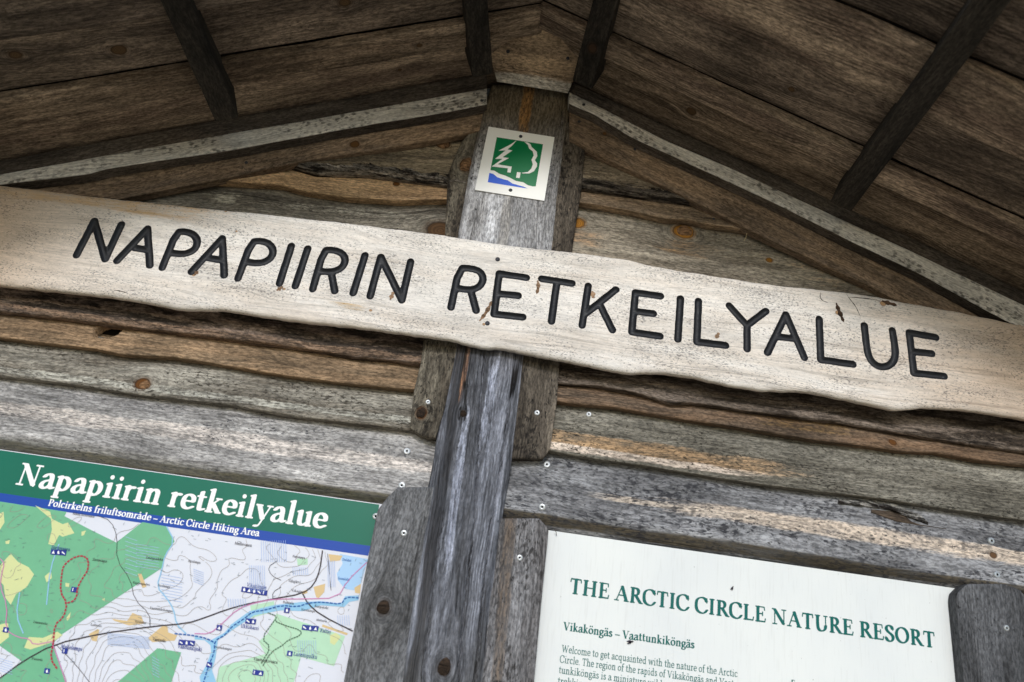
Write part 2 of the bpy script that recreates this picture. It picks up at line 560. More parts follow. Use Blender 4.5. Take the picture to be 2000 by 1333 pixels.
def bark_bump(amp, sc, seed):
    def f(P):
        return np.array([amp * mnoise.fractal(Vector((p[0] * sc * 0.6 + seed, p[1] * sc, p[2] * sc * 1.5)), 0.7, 2.1, 5) for p in P])
    return f

# left of the post, below the sign
o = wall_board('plank', [([(0, 500), (900, 620)], YT), (shift(LB1, -4), YB), (LB1, YB + 0.006)], 0, -170, 905, 0.026, wall, step=7, sub=5,
               seed=1, edge_wave=0.002, bumpf=bark_bump(0.0055, 38, 3.3))
setmat(o, wood('bark_edge_plank', '#a08672', '#54463a', '#231c17', patch=0.5, soft=0.07, pscale=3.2, speck=0.5, grain=0.45, bump=1.0, seed=1, bark=True,
               streaks=[(lz(o, 400, 655).z, 0.012, '#9a7c62', 0.7, None, None)]))
hole = W(210, 648, 0.0)
def pit(P):
    dx, dz = P[:, 0] - hole[0], P[:, 2] - hole[2]
    a = 0.38
    u, v = dx * math.cos(a) + dz * math.sin(a), -dx * math.sin(a) + dz * math.cos(a)
    q = np.sqrt((u / 0.029) ** 2 + (v / 0.0175) ** 2)
    return np.where(q < 1, -0.037 * np.clip((1 - q) * 14, 0, 1), 0.0)
o = wall_board('plank', [(shift(LB1, -24), YT), (LB2, YB)], 0, -170, 905, 0.026, wall, step=3.0, sub=3, seed=2, bumpf=pit, edge_wave=0.0012)
setmat(o, wood('orange_plank', '#b48c5c', '#7c684c', '#43331f', patch=0.52, soft=0.2, speck=0.42, speck_amt=0.6, grain=0.4, seed=12,
               cracks=0.3))
kh = mesh_obj('knot_hole', *(lambda c: ([c + np.array([0.0285 * math.cos(t) * math.cos(.38) - 0.017 * math.sin(t) * math.sin(.38), 0.0,
              0.0285 * math.cos(t) * math.sin(.38) + 0.017 * math.sin(t) * math.cos(.38)]) for t in np.linspace(0, 6.283, 25)[:-1]], [tuple(range(24))[::-1]]))(W(210, 648, 0.024)),
              plain('hole_shade', '#120d09', 0.95), o)  # near-black disc paints the shade inside the hole
o = wall_board('plank', [(shift(LB2, -26), YT), (LB3, YB)], 0, -170, 905, 0.026, wall, seed=3, edge_wave=0.0012)
setmat(o, wood('grey_lap_plank', '#b0a896', '#7b6f5d', '#3a3329', patch=0.5, soft=0.16, speck=0.62, speck_amt=0.85, grain=0.4, seed=3, sscale=0.8,
               knots=kn(o, [(283, 753, 0.012)]), streaks=[(lz(o, 560, 795).z, 0.010, '#c9c5b6', 0.7, None, None)]))
knot((283, 753), 0.0125, 0.0115, -0.003, o)
o = wall_board('plank', [(shift(LB3, -24), 0.010), (LB4, -0.022), (LB4w, 0.003)], 0, -170, 905, 0.03, wall, seed=4, edge_wave=0.0015)
setmat(o, wood('silver_plank', '#cbc6c1', '#9d9997', '#3b3b42', patch=0.52, soft=0.2, speck=0.48, grain=0.35, seed=14, sscale=0.9, cracks=0.3,
               streaks=[(lz(o, 400, 855).z, 0.020, '#e0d4ca', 0.75, None, None), (lz(o, 400, 927).z, 0.012, '#77715f', 0.8, None, None)]))
for p in ((795, 882), (785, 949)): fix(ME_SCREW, 'screw', p, -0.011, o)
# right of the post, below the sign
o = wall_board('plank', [([(1000, 640), (2000, 770)], YT), (shift(RB1, -4), YB), (RB1, YB + 0.006)], 0, 985, 2170, 0.026, wall, step=7, sub=5,
               seed=5, edge_wave=0.0015, bumpf=bark_bump(0.005, 34, 9.1))
setmat(o, wood('dark_bark_plank', '#94806e', '#564739', '#231c17', patch=0.52, soft=0.08, pscale=2.6, speck=0.5, grain=0.45, bump=1.0, seed=5, bark=True))
o = wall_board('plank', [(shift(RB1, -24), YT), (RB2, YB)], 0, 985, 2170, 0.026, wall, seed=6, edge_wave=0.001)
setmat(o, wood('brown_plank', '#9a744e', '#75604a', '#3d2d1e', patch=0.5, soft=0.15, speck=0.42, grain=0.4, seed=6,
               knots=kn(o, [(1738, 867, 0.007)]), streaks=[(lz(o, 1450, 815).z, 0.016, '#a07a3e', 0.6, -0.1, 0.1)]))
o = wall_board('plank', [(shift(RB2, -26), YT), (RB3, YB)], 0, 985, 2170, 0.026, wall, seed=7, edge_wave=0.0012)
l1, l2 = lz(o, 1250, 885), lz(o, 1200, 895)
setmat(o, wood('two_tone_plank', '#97907f', '#716a5a', '#2a251d', patch=0.5, soft=0.18, speck=0.62, grain=0.35, seed=7,
               streaks=[(lz(o, 1300, 884).z - 0.002, 0.020, '#bb966a', 0.75, lz(o, 1000, 860).x - 0.2, lz(o, 1570, 930).x),
                        (lz(o, 1300, 905).z, 0.010, '#e2cdb8', 0.9, lz(o, 1000, 860).x - 0.2, lz(o, 1480, 930).x)]))
fix(ME_SCREW, 'screw', (1150, 810), -0.001, o, 0, 0.8)
o = wall_board('plank', [(shift(RB3, -24), 0.010), (RB4, -0.022), (RB4w, 0.003)], 0, 940, 2170, 0.03, wall, seed=8, edge_wave=0.0015)
setmat(o, wood('blue_grey_plank', '#b0b0b3', '#777679', '#303036', spots=(46, 0.5), patch=0.5, soft=0.16, speck=0.62, grain=0.3, seed=8, sscale=0.75, cracks=0.35,
               knots=kn(o, [(1940, 1085, 0.007)], -0.01), kcol='#6d5038',
               streaks=[(lz(o, 1650, 1040).z, 0.022, '#e0cbb5', 0.85, lz(o, 1330, 1000).x, lz(o, 2300, 1100).x),
                        (lz(o, 1270, 985).z, 0.008, '#dccab6', 0.8, lz(o, 1190, 985).x, lz(o, 1500, 1000).x),
                        (lz(o, 1400, 1068).z, 0.011, '#5c5344', 0.85, None, None)]))
for p in ((1068, 908), (1059, 991), (1935, 1057), (1946, 1123)): fix(ME_SCREW, 'screw', p, -0.010, o)
# a torn, bark-filled split in that plank
TB = [(1636, 980), (1680, 978), (1730, 990), (1790, 1008), (1815, 1026)]
sp = wall_board('bark_pocket', [([(1636, 976), (1690, 974), (1740, 983), (1795, 1005), (1815, 1022)], -0.002), ([(1636, 983), (1690, 989), (1740, 996), (1795, 1018), (1815, 1026)], -0.005)],
                0, 1638, 1813, 0.012, o, step=4, sub=2, seed=9, edge=0, bumpf=bark_bump(0.004, 90, 2.2),
                mat=wood('split_bark', '#a9a49c', '#241c16', '#120e0b', patch=0.5, soft=0.08, pscale=4, speck=0.6, bump=1.0, seed=9, bark=True))
tw = wall_board('torn_wood', [([(1700, 995), (1750, 1000), (1800, 1021), (1850, 1030)], -0.0008), ([(1700, 1000), (1750, 1019), (1800, 1027), (1850, 1034)], -0.005)],
                0, 1702, 1848, 0.003, o, step=5, sub=3, seed=10, edge=0, mat=wood('torn_heartwood', '#75604a', '#4a3a2c', '#24160c', speck=0.3, grain=0.5, seed=10))

# left above the sign
o = wall_board('plank', [([(400, 240), (1000, 230)], YT), (shift(LA1, -20), YB - 0.002)], 0, 560, 960, 0.026, wall, seed=11)
setmat(o, wood('knotty_gable_plank', '#b09a74', '#7d6d55', '#33291d', patch=0.5, speck=0.5, seed=11, knots=kn(o, [(866, 284, 0.013)])))
knot((866, 284), 0.0165, 0.0135, -0.002, o)
wall_board('bark_edge', [(shift(LA1, -24), YB - 0.002), (shift(LA1, -12), YB - 0.006), (LA1, YB + 0.008)], 0, 560, 955, 0.015, o, step=3, sub=2, seed=12, edge=0,
           bumpf=bark_bump(0.006, 70, 5.1), mat=wood('flaking_bark', '#8c8172', '#231c17', '#110d0b', patch=0.5, soft=0.06, pscale=4, speck=0.6, bump=1.0, seed=12, bark=True,
           streaks=[(0.002, 0.006, '#b7aa9a', 0.6, None, None)]))
o = wall_board('plank', [(shift(LA1, -18), YT), (LA2, YB)], 0, 380, 955, 0.026, wall, seed=13, edge_wave=0.0015)
setmat(o, wood('tan_gable_plank', '#f2c07c', '#cc9c60', '#4a3a28', patch=0.5, soft=0.2, speck=0.5, speck_amt=0.7, grain=0.35, seed=13, knots=kn(o, [(774, 360, 0.007)])))
o = wall_board('plank', [(shift(LA2, -22), YT), ([(0, 430), (900, 540)], YB)], 0, 200, 955, 0.026, wall, seed=14, edge_wave=0.001)
setmat(o, wood('dark_grey_gable_plank', '#9c927f', '#746a5b', '#332d26', patch=0.5, soft=0.15, speck=0.42, seed=21, knots=kn(o, [(860, 452, 0.024)]), kcol='#57402a', grain=0.4,
               streaks=[(lz(o, 470, 388).z, 0.022, '#cfc6b0', 0.75, lz(o, 420, 390).x, lz(o, 470, 390).x), (lz(o, 720, 415).z, 0.014, '#b0a998', 0.55, lz(o, 560, 390).x, lz(o, 830, 390).x)]))
# right above the sign
o = wall_board('plank', [([(1100, 230), (1600, 250)], YT), (shift(RA1, -17), YB)], 0, 1075, 1480, 0.026, wall, seed=15)
setmat(o, wood('upper_gable_plank', '#a38f70', '#80705a', '#3a2f22', patch=0.5, speck=0.45, seed=15))
wall_board('bark_edge', [(shift(RA1, -22), YB - 0.001), (shift(RA1, -10), YB - 0.004), (RA1, YB + 0.006)], 0, 1080, 1480, 0.015, o, step=4, sub=2, seed=16, edge=0,
           bumpf=bark_bump(0.004, 55, 8.1), mat=wood('dark_wane', '#7d7062', '#2a221b', '#14100d', patch=0.52, soft=0.07, pscale=3.5, speck=0.55, bump=1.0, seed=16, bark=True))
o = wall_board('plank', [(shift(RA1, -18), YT), (RA2, YB)], 0, 1075, 1620, 0.026, wall, seed=17, edge_wave=0.001)
setmat(o, wood('narrow_tan_plank', '#c9a274', '#9a8060', '#46372a', patch=0.5, speck=0.45, seed=17))
fix(ME_NAIL, 'nail', (1394, 428), -0.004, o)
o = wall_board('plank', [(shift(RA2, -22), YT), ([(1000, 520), (1900, 660)], YB)], 0, 1075, 1900, 0.026, wall, seed=18)
setmat(o, wood('knotty_broad_plank', '#bcae95', '#8a7c66', '#40362a', patch=0.5, soft=0.2, speck=0.5, seed=18, speck_amt=0.6,
               knots=kn(o, [(1337, 452, 0.017), (1502, 509, 0.007), (1128, 436, 0.013)]), kcol='#a8742f',
               streaks=[(lz(o, 1345, 488).z, 0.026, '#ab8350', 0.45, lz(o, 1290, 480).x, lz(o, 1400, 480).x), (lz(o, 1150, 470).z, 0.03, '#b48d62', 0.55, lz(o, 1050, 470).x, lz(o, 1170, 470).x),
                        (lz(o, 1620, 540).z, 0.03, '#ab8658', 0.45, lz(o, 1560, 540).x, lz(o, 1800, 540).x)]))
knot((1337, 452), 0.021, 0.0165, 0.0, o, h=0.006)

# ---- vertical battens (upper pair beside the post, lower ones framing the panels)
def batten(name, left, right, y0, y1, cuts, Y=-0.027, th=0.022, seed=0, **kw):
    return wall_board(name, [(left, Y), (right, Y)], 1, y0, y1, th, wall, step=8, sub=7, seed=seed, **kw)

BL = [(905, 200), (930, 245), (902, 276), (888, 304), (874, 343), (872, 402), (869, 458), (827, 668), (822, 707), (808, 765), (802, 822), (800, 836), (818, 849), (835, 856)]
o = wall_board('batten', [([(930, 245), (902, 276), (888, 304), (874, 343), (872, 402), (869, 458), (827, 668), (822, 707), (808, 765), (802, 822), (800, 836), (817, 848), (836, 856)], -0.025),
                          ([(965, 240), (930, 420), (893, 680), (868, 800), (850, 858)], -0.031)], 1, 246, 855.5, 0.03, wall, step=5, sub=6, seed=21, edge=0.002)
setmat(o, wood('mottled_batten', '#8b806b', '#564b3d', '#1f1b17', spots=(52, 0.5), patch=0.5, soft=0.12, pscale=1.4, speck=0.62, seed=22, sscale=0.7, knots=kn(o, [(911, 322, 0.014), (823, 807, 0.010)], -0.029),
               streaks=[]))
knot((911, 322), 0.014, 0.022, -0.027, o, 0.2)
knot((823, 807), 0.011, 0.013, -0.028, o, 0.3, True)
fix(ME_SCREW, 'screw', (836, 786), -0.030, o, 0, 0.7)
o = wall_board('batten', [([(1080, 230), (1060, 480), (1022, 690), (1000, 893)], -0.031),
                          ([(1150, 240), (1143, 290), (1136, 371), (1129, 413), (1120, 470), (1093, 707), (1088, 781), (1080, 842), (1074, 879), (1060, 897)], -0.026)], 1, 240, 896, 0.03, wall, step=6, sub=6, seed=23, edge=0.002)
setmat(o, wood('dark_batten', '#7b6e5d', '#4f453a', '#1d1917', spots=(52, 0.45), patch=0.5, soft=0.14, speck=0.6, seed=24, sscale=0.7))
fix(ME_SCREW, 'screw', (1049, 807), -0.030, o, 0, 0.8)
# lower stiles
o = wall_board('batten', [([(779, 950), (756, 972), (737, 997), (671, 1333), (632, 1530)], -0.028), ([(850, 956), (830, 1040), (810, 1200), (790, 1333), (760, 1530)], -0.032)],
               1, 952, 1500, 0.028, wall, step=6, sub=7, seed=25, edge=0.002)
setmat(o, wood('smooth_grey_batten', '#85868a', '#5c5b5b', '#2d2c2d', patch=0.52, soft=0.2, speck=0.3, speck_amt=0.5, grain=0.3, seed=26, sscale=0.8,
               knots=kn(o, [(749, 1187, 0.014)], -0.029), kcol='#3d2c20'))
knot((749, 1187), 0.0145, 0.0135, -0.02, o, 0, True, 0.002)
fix(ME_SCREW, 'screw', (789, 1042), -0.031, o, 0, 0.9)
o = wall_board('batten', [([(975, 1002), (965, 1100), (935, 1333), (915, 1500)], -0.030), ([(1054, 1013), (1072, 1034), (1060, 1150), (1043, 1333), (1028, 1500)], -0.028)],
               1, 1013, 1500, 0.028, wall, step=6, sub=7, seed=27, edge=0.002)
setmat(o, wood('speckled_batten', '#a3a2a6', '#757070', '#33302f', spots=(60, 0.5), patch=0.5, soft=0.16, speck=0.6, seed=28, sscale=0.75, streaks=[(lz(o, 975, 1250).z, 0.015, '#7a6a5c', 0.7, None, None)]))
fix(ME_SCREW, 'screw', (1015, 1090), -0.030, o, 0, 0.85)
o = wall_board('batten', [([(1890, 1141), (1880, 1148), (1869, 1160), (1867, 1175), (1883, 1333), (1895, 1500)], -0.028), ([(1960, 1141), (1990, 1150), (2003, 1165), (2020, 1333), (2040, 1500)], -0.028)],
               1, 1141, 1500, 0.028, wall, step=6, sub=7, seed=29, edge=0.002)
setmat(o, wood('charcoal_batten', '#6b6c70', '#4a4a4c', '#252527', patch=0.5, soft=0.18, speck=0.4, seed=30, sscale=0.8))
fix(ME_SCREW, 'screw', (1965, 1227), -0.030, o, 0, 0.8)

# ------------------------------------------------------------------ post
post = thing('timber_post', tuple(W(860, 1500, 0.0)), 'square timber post running up the wall behind the long carved sign', 'post')
PL = [(962, 163), (950, 207), (922, 330), (902, 455), (880, 600)]
PR = [(1104, 186), (1085, 290), (1068, 410), (1052, 560)]
o = wall_board('post_facing', [([(958, 170), (946, 207), (916, 330), (893, 455), (872, 600)], -0.024), (PL, -0.042), (PR, -0.042),
                               ([(1116, 196), (1105, 273), (1091, 385), (1084, 470), (1070, 600)], -0.026)], 1, 166, 600, 0.02, post, step=6, sub=6, seed=31, edge=0.003)
setmat(o, wood('facing_wood', '#d3d4da', '#a3a1a2', '#2f2c2a', patch=0.52, soft=0.15, speck=0.52, seed=31, sscale=0.8, grain=0.35,
               streaks=[(lz(o, 990, 420, -.036).z, 0.016, '#b4b0ac', 0.8, lz(o, 1020, 400).x, lz(o, 900, 900).x),
                        (lz(o, 1010, 300, -.036).z, 0.3, '#6f6046', 0.95, lz(o, 1030, 40, -.036).x, lz(o, 1010, 285, -.036).x),
                        (lz(o, 1020, 260, -.036).z, 0.016, '#a5763a', 0.8, lz(o, 1030, 40, -.036).x, lz(o, 1010, 290, -.036).x)], cracks=0.5))
LPL = [(888, 600), (884, 673), (871, 751), (861, 792), (854, 842), (847, 895), (833, 966), (820, 1037), (795, 1165), (775, 1333), (752, 1500)]
LPR = [(1045, 600), (1026, 693), (1015, 782), (1001, 893), (983, 1002), (959, 1197), (943, 1333), (922, 1500)]
def lerp_lines(t):
    ys = np.linspace(600, 1500, 40)
    return [(interp_poly(LPL, y, 1)[0] * (1 - t) + interp_poly(LPR, y, 1)[0] * t, y) for y in ys]
CHECKS = [([(946, 690), (938, 800), (927, 1010), (905, 1200), (895, 1333), (880, 1500)], 0.0022, 0.010), ([(962, 690), (958, 760), (955, 830)], 0.0012, 0.005), ([(992, 800), (975, 930), (962, 1010), (942, 1150), (930, 1333)], 0.0016, 0.007),
          ([(905, 900), (892, 960), (880, 1040), (868, 1130)], 0.0014, 0.006), ([(960, 1010), (946, 1110), (935, 1240)], 0.0012, 0.005), ([(868, 1000), (850, 1110), (835, 1240), (822, 1400)], 0.0018, 0.007), ([(975, 690), (972, 760), (960, 900)], 0.0011, 0.004)]
def checks(P):
    out = np.zeros(len(P))
    for pl, hw, dp in CHECKS:
        w = np.array([W(x, y, -0.042) for x, y in pl])
        o_ = np.argsort(w[:, 2])
        cx = np.interp(P[:, 2], w[o_, 2], w[o_, 0], left=99, right=99) + 0.0012 * np.sin(P[:, 2] * 130 + hw * 9e4) + 0.0008 * np.sin(P[:, 2] * 410)
        out -= dp * np.clip(1 - np.abs(P[:, 0] - cx) / hw, 0, 1) ** 0.6
    # long flutes along the grain
    cx = P[:, 0] + 0.16 * (P[:, 2] - 2.0) * 0.12
    out += 0.0011 * np.sin(cx * 420 + 2 * np.sin(P[:, 2] * 5)) + 0.0006 * np.sin(cx * 900 + 3 * np.sin(P[:, 2] * 7))
    return out
o = wall_board('post_log', [(LPL, -0.02), (lerp_lines(0.10), -0.036), (lerp_lines(0.3), -0.042), (lerp_lines(0.65), -0.044), (lerp_lines(0.92), -0.041), (LPR, -0.028)],
               1, 600, 1500, 0.03, post, step=5, sub=1.3, seed=33, rough=0.0016, edge=0.003, bumpf=checks)
def lc(px, py): return lz(o, px, py, -0.037)
setmat(o, wood('split_log', '#a4a9ba', '#58595f', '#222226', patch=0.5, soft=0.2, speck=0.25, speck_amt=0.6, grain=0.55, seed=36, sscale=0.6, cracks=0.9, rough=0.75, ring=0.3, stip=0.25,
               knots=kn(o, [(905, 808, 0.007), (868, 1305, 0.012)], -0.042), kcol='#33271f',
               streaks=[(lc(862, 950).z, 0.016, '#3f3e41', 0.8, None, None), (lc(893, 950).z, 0.010, '#b6bcd0', 0.9, lc(880, 1080).x, lc(905, 850).x),
                        (lc(908, 735).z, 0.007, '#b98560', 0.8, lc(905, 790).x, lc(912, 695).x), (lc(1004, 735).z, 0.008, '#0f0e12', 1.0, lc(1000, 775).x, lc(1008, 690).x),
                        (lc(960, 760).z, 0.012, '#bcc2d6', 0.7, lc(950, 900).x, lc(965, 700).x), (lc(950, 690).z, 0.3, '#4a3d33', 0.55, lc(955, 702).x, lc(975, 500).x),
                        (lc(930, 1300).z, 0.3, '#5a5856', 0.6, lc(880, 1900).x, lc(880, 1230).x)]))
for p in ((868, 1303),):
    knot(p, 0.013, 0.018, -0.036, o, 0.1, True, 0.003)
knot((905, 808), 0.0065, 0.008, -0.036, o, 0, True, 0.003)

# ------------------------------------------------------------------ roof
roof = thing('gable_roof', (RIDGE[0], -0.4, RIDGE[2]), 'dark board roof with purlins over the sign, seen from below', 'roof')
def roof_board(side, y0, y1, h, seed, cols, s0=0.0, s1=1.56, kn_=(), wave=0.002, **kw):
    k = 70
    ss = np.linspace(s0, s1, k)
    rows = []
    m = max(4, int((y0 - y1) / 0.012))
    tt = [0, 0.02, 0.05] + list(np.linspace(0.1, 0.9, m)) + [0.95, 0.98, 1]
    for t in tt:
        rows.append(np.array([roof_pt(side, s, h, y0 + (y1 - y0) * t) for s in ss]))
    a = AL if side < 0 else AR
    n = (-side * math.sin(a), 0, -math.cos(a))
    o = slab('roof_board', rows, 0.02, n, roof, seed=seed, edge=0.004, edge_wave=wave, rough=0.0015)
    kk = []
    for (s, y, r) in kn_:
        l = local(o, roof_pt(side, s, h, y))
        kk.append((l.x, l.z, r))
    setmat(o, wood('roof_wood', *cols, seed=seed, knots=kk, **kw))
    return o
for side in (-1, 1):
    a = AL if side < 0 else AR
    rows = [np.array([roof_pt(side, s, -0.021, y) for s in np.linspace(-0.01, 1.8, 8)]) for y in (0.1, -0.3, -0.75)]
    slab('sky_blocker', rows, 0.03, (-side * math.sin(a), 0, -math.cos(a)), roof, mat=wood('sky_blocker_wood', '#3a3028', '#2a231d', seed=39), rough=0, edge=0)  # unseen slab added above the boards to block sky light
RC = [('#c2a483', '#896f5a', '#352a20'), ('#9c846c', '#6c5a4a', '#2f261e'), ('#b59878', '#80684f', '#35291f'), ('#8c7764', '#604f42', '#2c231b')]
LY = [0.02, -0.166, -0.247, -0.392, -0.535, -0.735]
RY = [0.02, -0.186, -0.255, -0.408, -0.556, -0.735]
lk = [[(0.35, -0.11, .004)], [(0.3, -0.2, 0.005)], [(0.93, -0.31, 0.012), (1.12, -0.34, 0.012), (0.45, -0.34, 0.013)], [], []]
rk = [[(0.42, -0.13, 0.010)], [], [(0.60, -0.32, 0.006)], [(0.25, -.48, 0.010)], []]
for i in range(5):
    hh = (0.0, 0.018)[i % 2]
    e = 0.004 if i % 2 else -0.012
    roof_board(-1, LY[i] - 0.002, LY[i + 1] + 0.002, hh, 40 + i, RC[(0, 2, 1, 3, 1, 0)[i]], kn_=lk[i], speck=0.42, speck_amt=0.65, grain=0.42, ring=0.2, kcol='#5c4730', tone=0.4)
    roof_board(1, RY[i] - 0.002, RY[i + 1] + 0.002, hh, 50 + i, RC[(2, 0, 1, 0, 3, 1)[i]], kn_=rk[i], speck=0.42, speck_amt=0.65, grain=0.42, ring=0.28, kcol='#5c4730', tone=0.4)

def purlin(side, s0, s1, h, y_end, seed, taper=0.0, skew=0.0):
    ys = np.linspace(y_end, -0.745, 30)
    def line(s, hh): return np.array([roof_pt(side, s + skew * (y_end - y) + 0.0015 * math.sin(y * 9 + seed), hh - (min(taper * (y_end - y), h - 0.014) if hh > 0 else 0) * (hh / h), y) for y in ys])
    e = 0.004
    # wraps round left side, underside, right side
    prof = [(s0, -0.002), (s0, h * 0.5), (s0, h - e), (s0 + e * 0.3, h - e * 0.3), (s0 + e, h), ((s0 + s1) / 2, h + 0.0008), (s1 - e, h), (s1 - e * 0.3, h - e * 0.3), (s1, h - e), (s1, h * 0.5), (s1, -0.002)]
    rows = np.array([line(s, q) for s, q in prof])
    m, k, _ = rows.shape
    v = rows.reshape(-1, 3)
    v = v + (lump(v, seed, 25) * 0.0012)[:, None] * np.array([0.3, 0, 0.9])
    f = [(j * k + i, j * k + i + 1, (j + 1) * k + i + 1, (j + 1) * k + i) for j in range(m - 1) for i in range(k - 1)]
    f.append(tuple(j * k for j in range(m))); f.append(tuple(j * k + k - 1 for j in range(m))[::-1])
    f += [((m - 1) * k + i, (m - 1) * k + i + 1, i + 1, i) for i in range(k - 1)]
    if side > 0: f = [q[::-1] for q in f]
    a = AL if side < 0 else AR
    M = frame(roof_pt(side, (s0 + s1) / 2, h, (y_end - 0.84) / 2), (0, 1, 0), (-side * math.sin(a), 0, -math.cos(a)))
    ob = mesh_obj('purlin', v, f, wood('purlin_wood', '#40382f', '#302a24', '#181512', speck=0.35, speck_amt=0.5, grain=0.45, seed=seed, cracks=0.5,
                                       knots=[((-0.2, 0.01, 0.012), (0.12, -0.008, 0.01), (0.25, 0.0, 0.01), (-0.28, 0.0, 0.012))[seed % 4]], kcol='#3d2c1f'), roof, M)
    return ob
purlin(-1, 0.735, 0.787, 0.103, -0.165, 60, 0.19, 0.03)
purlin(-1, 0.134, 0.186, 0.075, -0.13, 61, 0.24, 0.03)
purlin(1, 0.130, 0.184, 0.066, -0.13, 62, 0.2, -0.01)
purlin(1, 0.806, 0.858, 0.062, -0.123, 63, 0.03, -0.05)

# rakes: frieze strip, spotted trim, barge board
FTL = [(-160, 353), (0, 324), (462, 238), (700, 197), (960, 150), (1040, 134)]
TTL = [(-160, 370), (0, 341), (200, 305), (425, 265), (700, 217), (955, 172), (1040, 157)]
TBL = [(-160, 384), (0, 360), (175, 339), (200, 331), (425, 297), (575, 270), (700, 247), (840, 224), (950, 204), (1040, 188)]
BBL = [(-160, 470), (0, 438), (250, 386), (425, 351), (600, 313), (775, 286), (904, 262), (950, 252), (1040, 234)]
FTR = [(1020, 127), (1121, 172), (1300, 254), (1492, 341), (1629, 397), (1790, 478), (2000, 580), (2160, 660)]
TTR = [(1020, 140), (1118, 182), (1160, 203), (1300, 275), (1440, 334), (1615, 415), (1790, 495), (2000, 595), (2160, 672)]
TBR = [(1020, 160), (1116, 203), (1160, 222), (1230, 266), (1370, 331), (1510, 394), (1650, 464), (1790, 530), (1965, 626), (2160, 735)]
BBR = [(1020, 230), (1146, 292), (1279, 355), (1387, 408), (1457, 446), (1510, 471), (1615, 520), (1699, 558), (1748, 585), (2000, 705), (2160, 785)]
for nm, ft, tt, tb, bb, lo, hi, sd_ in (('L', FTL, TTL, TBL, BBL, -160, 951, 70), ('R', FTR, TTR, TBR, BBR, 1112, 2160, 80)):
    o = wall_board('frieze_strip', [(shift(ft, -10), -0.054), (shift(tt, 4), -0.056)], 0, lo, hi, 0.02, roof, seed=sd_, edge=0.002)
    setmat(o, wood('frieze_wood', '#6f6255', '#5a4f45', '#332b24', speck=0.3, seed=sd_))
    o = wall_board('rake_trim', [(tt, -0.064), (tb, -0.066)], 0, lo, hi, 0.034, roof, seed=sd_ + 1, edge=0.003, edge_wave=0.0012)
    setmat(o, wood('spotted_trim', '#e9e2d5', '#cdc4b5', '#3f3b37', patch=0.52, soft=0.2, speck=0.42, speck_amt=0.7, grain=0.2, stip=0.2, tone=0.15, seed=sd_ + 1, spots=(74, 0.58)))
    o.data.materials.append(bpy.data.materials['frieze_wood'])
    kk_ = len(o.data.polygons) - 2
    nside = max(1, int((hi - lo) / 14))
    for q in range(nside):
        o.data.polygons[kk_ - 3 * nside + 3 * q + 1].material_index = 1  # underside faces in darker brown: unweathered wood plus shade put into the colour
    fix(ME_NAIL, 'nail', ((941, 197) if nm == 'L' else (1140, 205)), -0.0605, o, 0, 1.2)
    o = wall_board('barge_board', [(shift(tt, 4), -0.030), (bb, -0.032)], 0, lo, hi, 0.024, roof, seed=sd_ + 2, edge=0.003)
    kk = kn(o, [(694, 286, 0.009)] if nm == 'L' else [(1180, 265, 0.004)], -0.023)
    setmat(o, wood('barge_wood', '#ad8a62', '#86705a', '#3a2d1f', patch=0.5, soft=0.18, speck=0.45, speck_amt=0.7, grain=0.35, seed=sd_ + 2, ring=0.12, knots=kk, kcol='#6a4a2a'))
    for p in (((481, 318),) if nm == 'L' else ((1131, 238), (1620, 455), (1240, 292))): fix(ME_NAIL, 'nail', p, -0.0245, o, 0, 1.2)

# ridge cap: bevelled board sloping out from the post head to the ridge
def cap_pt(px):
    d = ray(*px)
    # plane through (y=-0.088, z=2.938) and (y=-0.2, z=2.994)
    k = (2.994 - 2.938) / (-0.2 + 0.088)
    # z - 2.938 = k (y + 0.088)
    t = (2.938 + k * (CAM[1] + 0.088) - CAM[2]) / (d[2] - k * d[1])
    return CAM + d * t
b0, b1 = W(971, 160, -0.066), W(1109, 182, -0.066)
top = [cap_pt(p) for p in ((962, 128), (1122, 151))]
pk = [cap_pt(p) for p in ((948, 44), (1057, 36), (1144, 74))]
rows = []
for t in np.linspace(0, 1, 5): rows.append([b0 + (b1 - b0) * s + ((top[0] + (top[1] - top[0]) * s) - (b0 + (b1 - b0) * s)) * t for s in np.linspace(0, 1, 15)])
def pkl(s): return pk[0] + (pk[1] - pk[0]) * (s / 0.55) if s < 0.55 else pk[1] + (pk[2] - pk[1]) * ((s - 0.55) / 0.45)
for t in np.linspace(0.08, 1, 14): rows.append([(top[0] + (top[1] - top[0]) * s) * (1 - t) + pkl(s) * t for s in np.linspace(0, 1, 15)])
o = slab('ridge_cap', [np.array(r) for r in rows], 0.02, (0, -0.45, -0.89), roof, seed=90, edge=0, smooth=False,
         M=frame((np.array(top).mean(0)), (1, 0, -0.0), (0, -0.45, -0.89)))
lzc = local(o, b0).z
setmat(o, wood('cap_wood', '#d0ab7c', '#ab8d6c', '#3b3025', patch=0.5, soft=0.18, speck=0.5, speck_amt=0.7, seed=90, grain=0.3,
               streaks=[(lzc, 0.030, '#d8d0c3', 0.95, None, None)]))
for p in ((992, 101), (1109, 114)):
    q = cap_pt(p)
    n_ = bpy.data.objects.new('nail', ME_NAIL)
    link(n_, o, Matrix.Translation(Vector(q)) @ Matrix.Rotation(math.radians(63), 4, 'X') @ Matrix.Scale(1.3, 4))

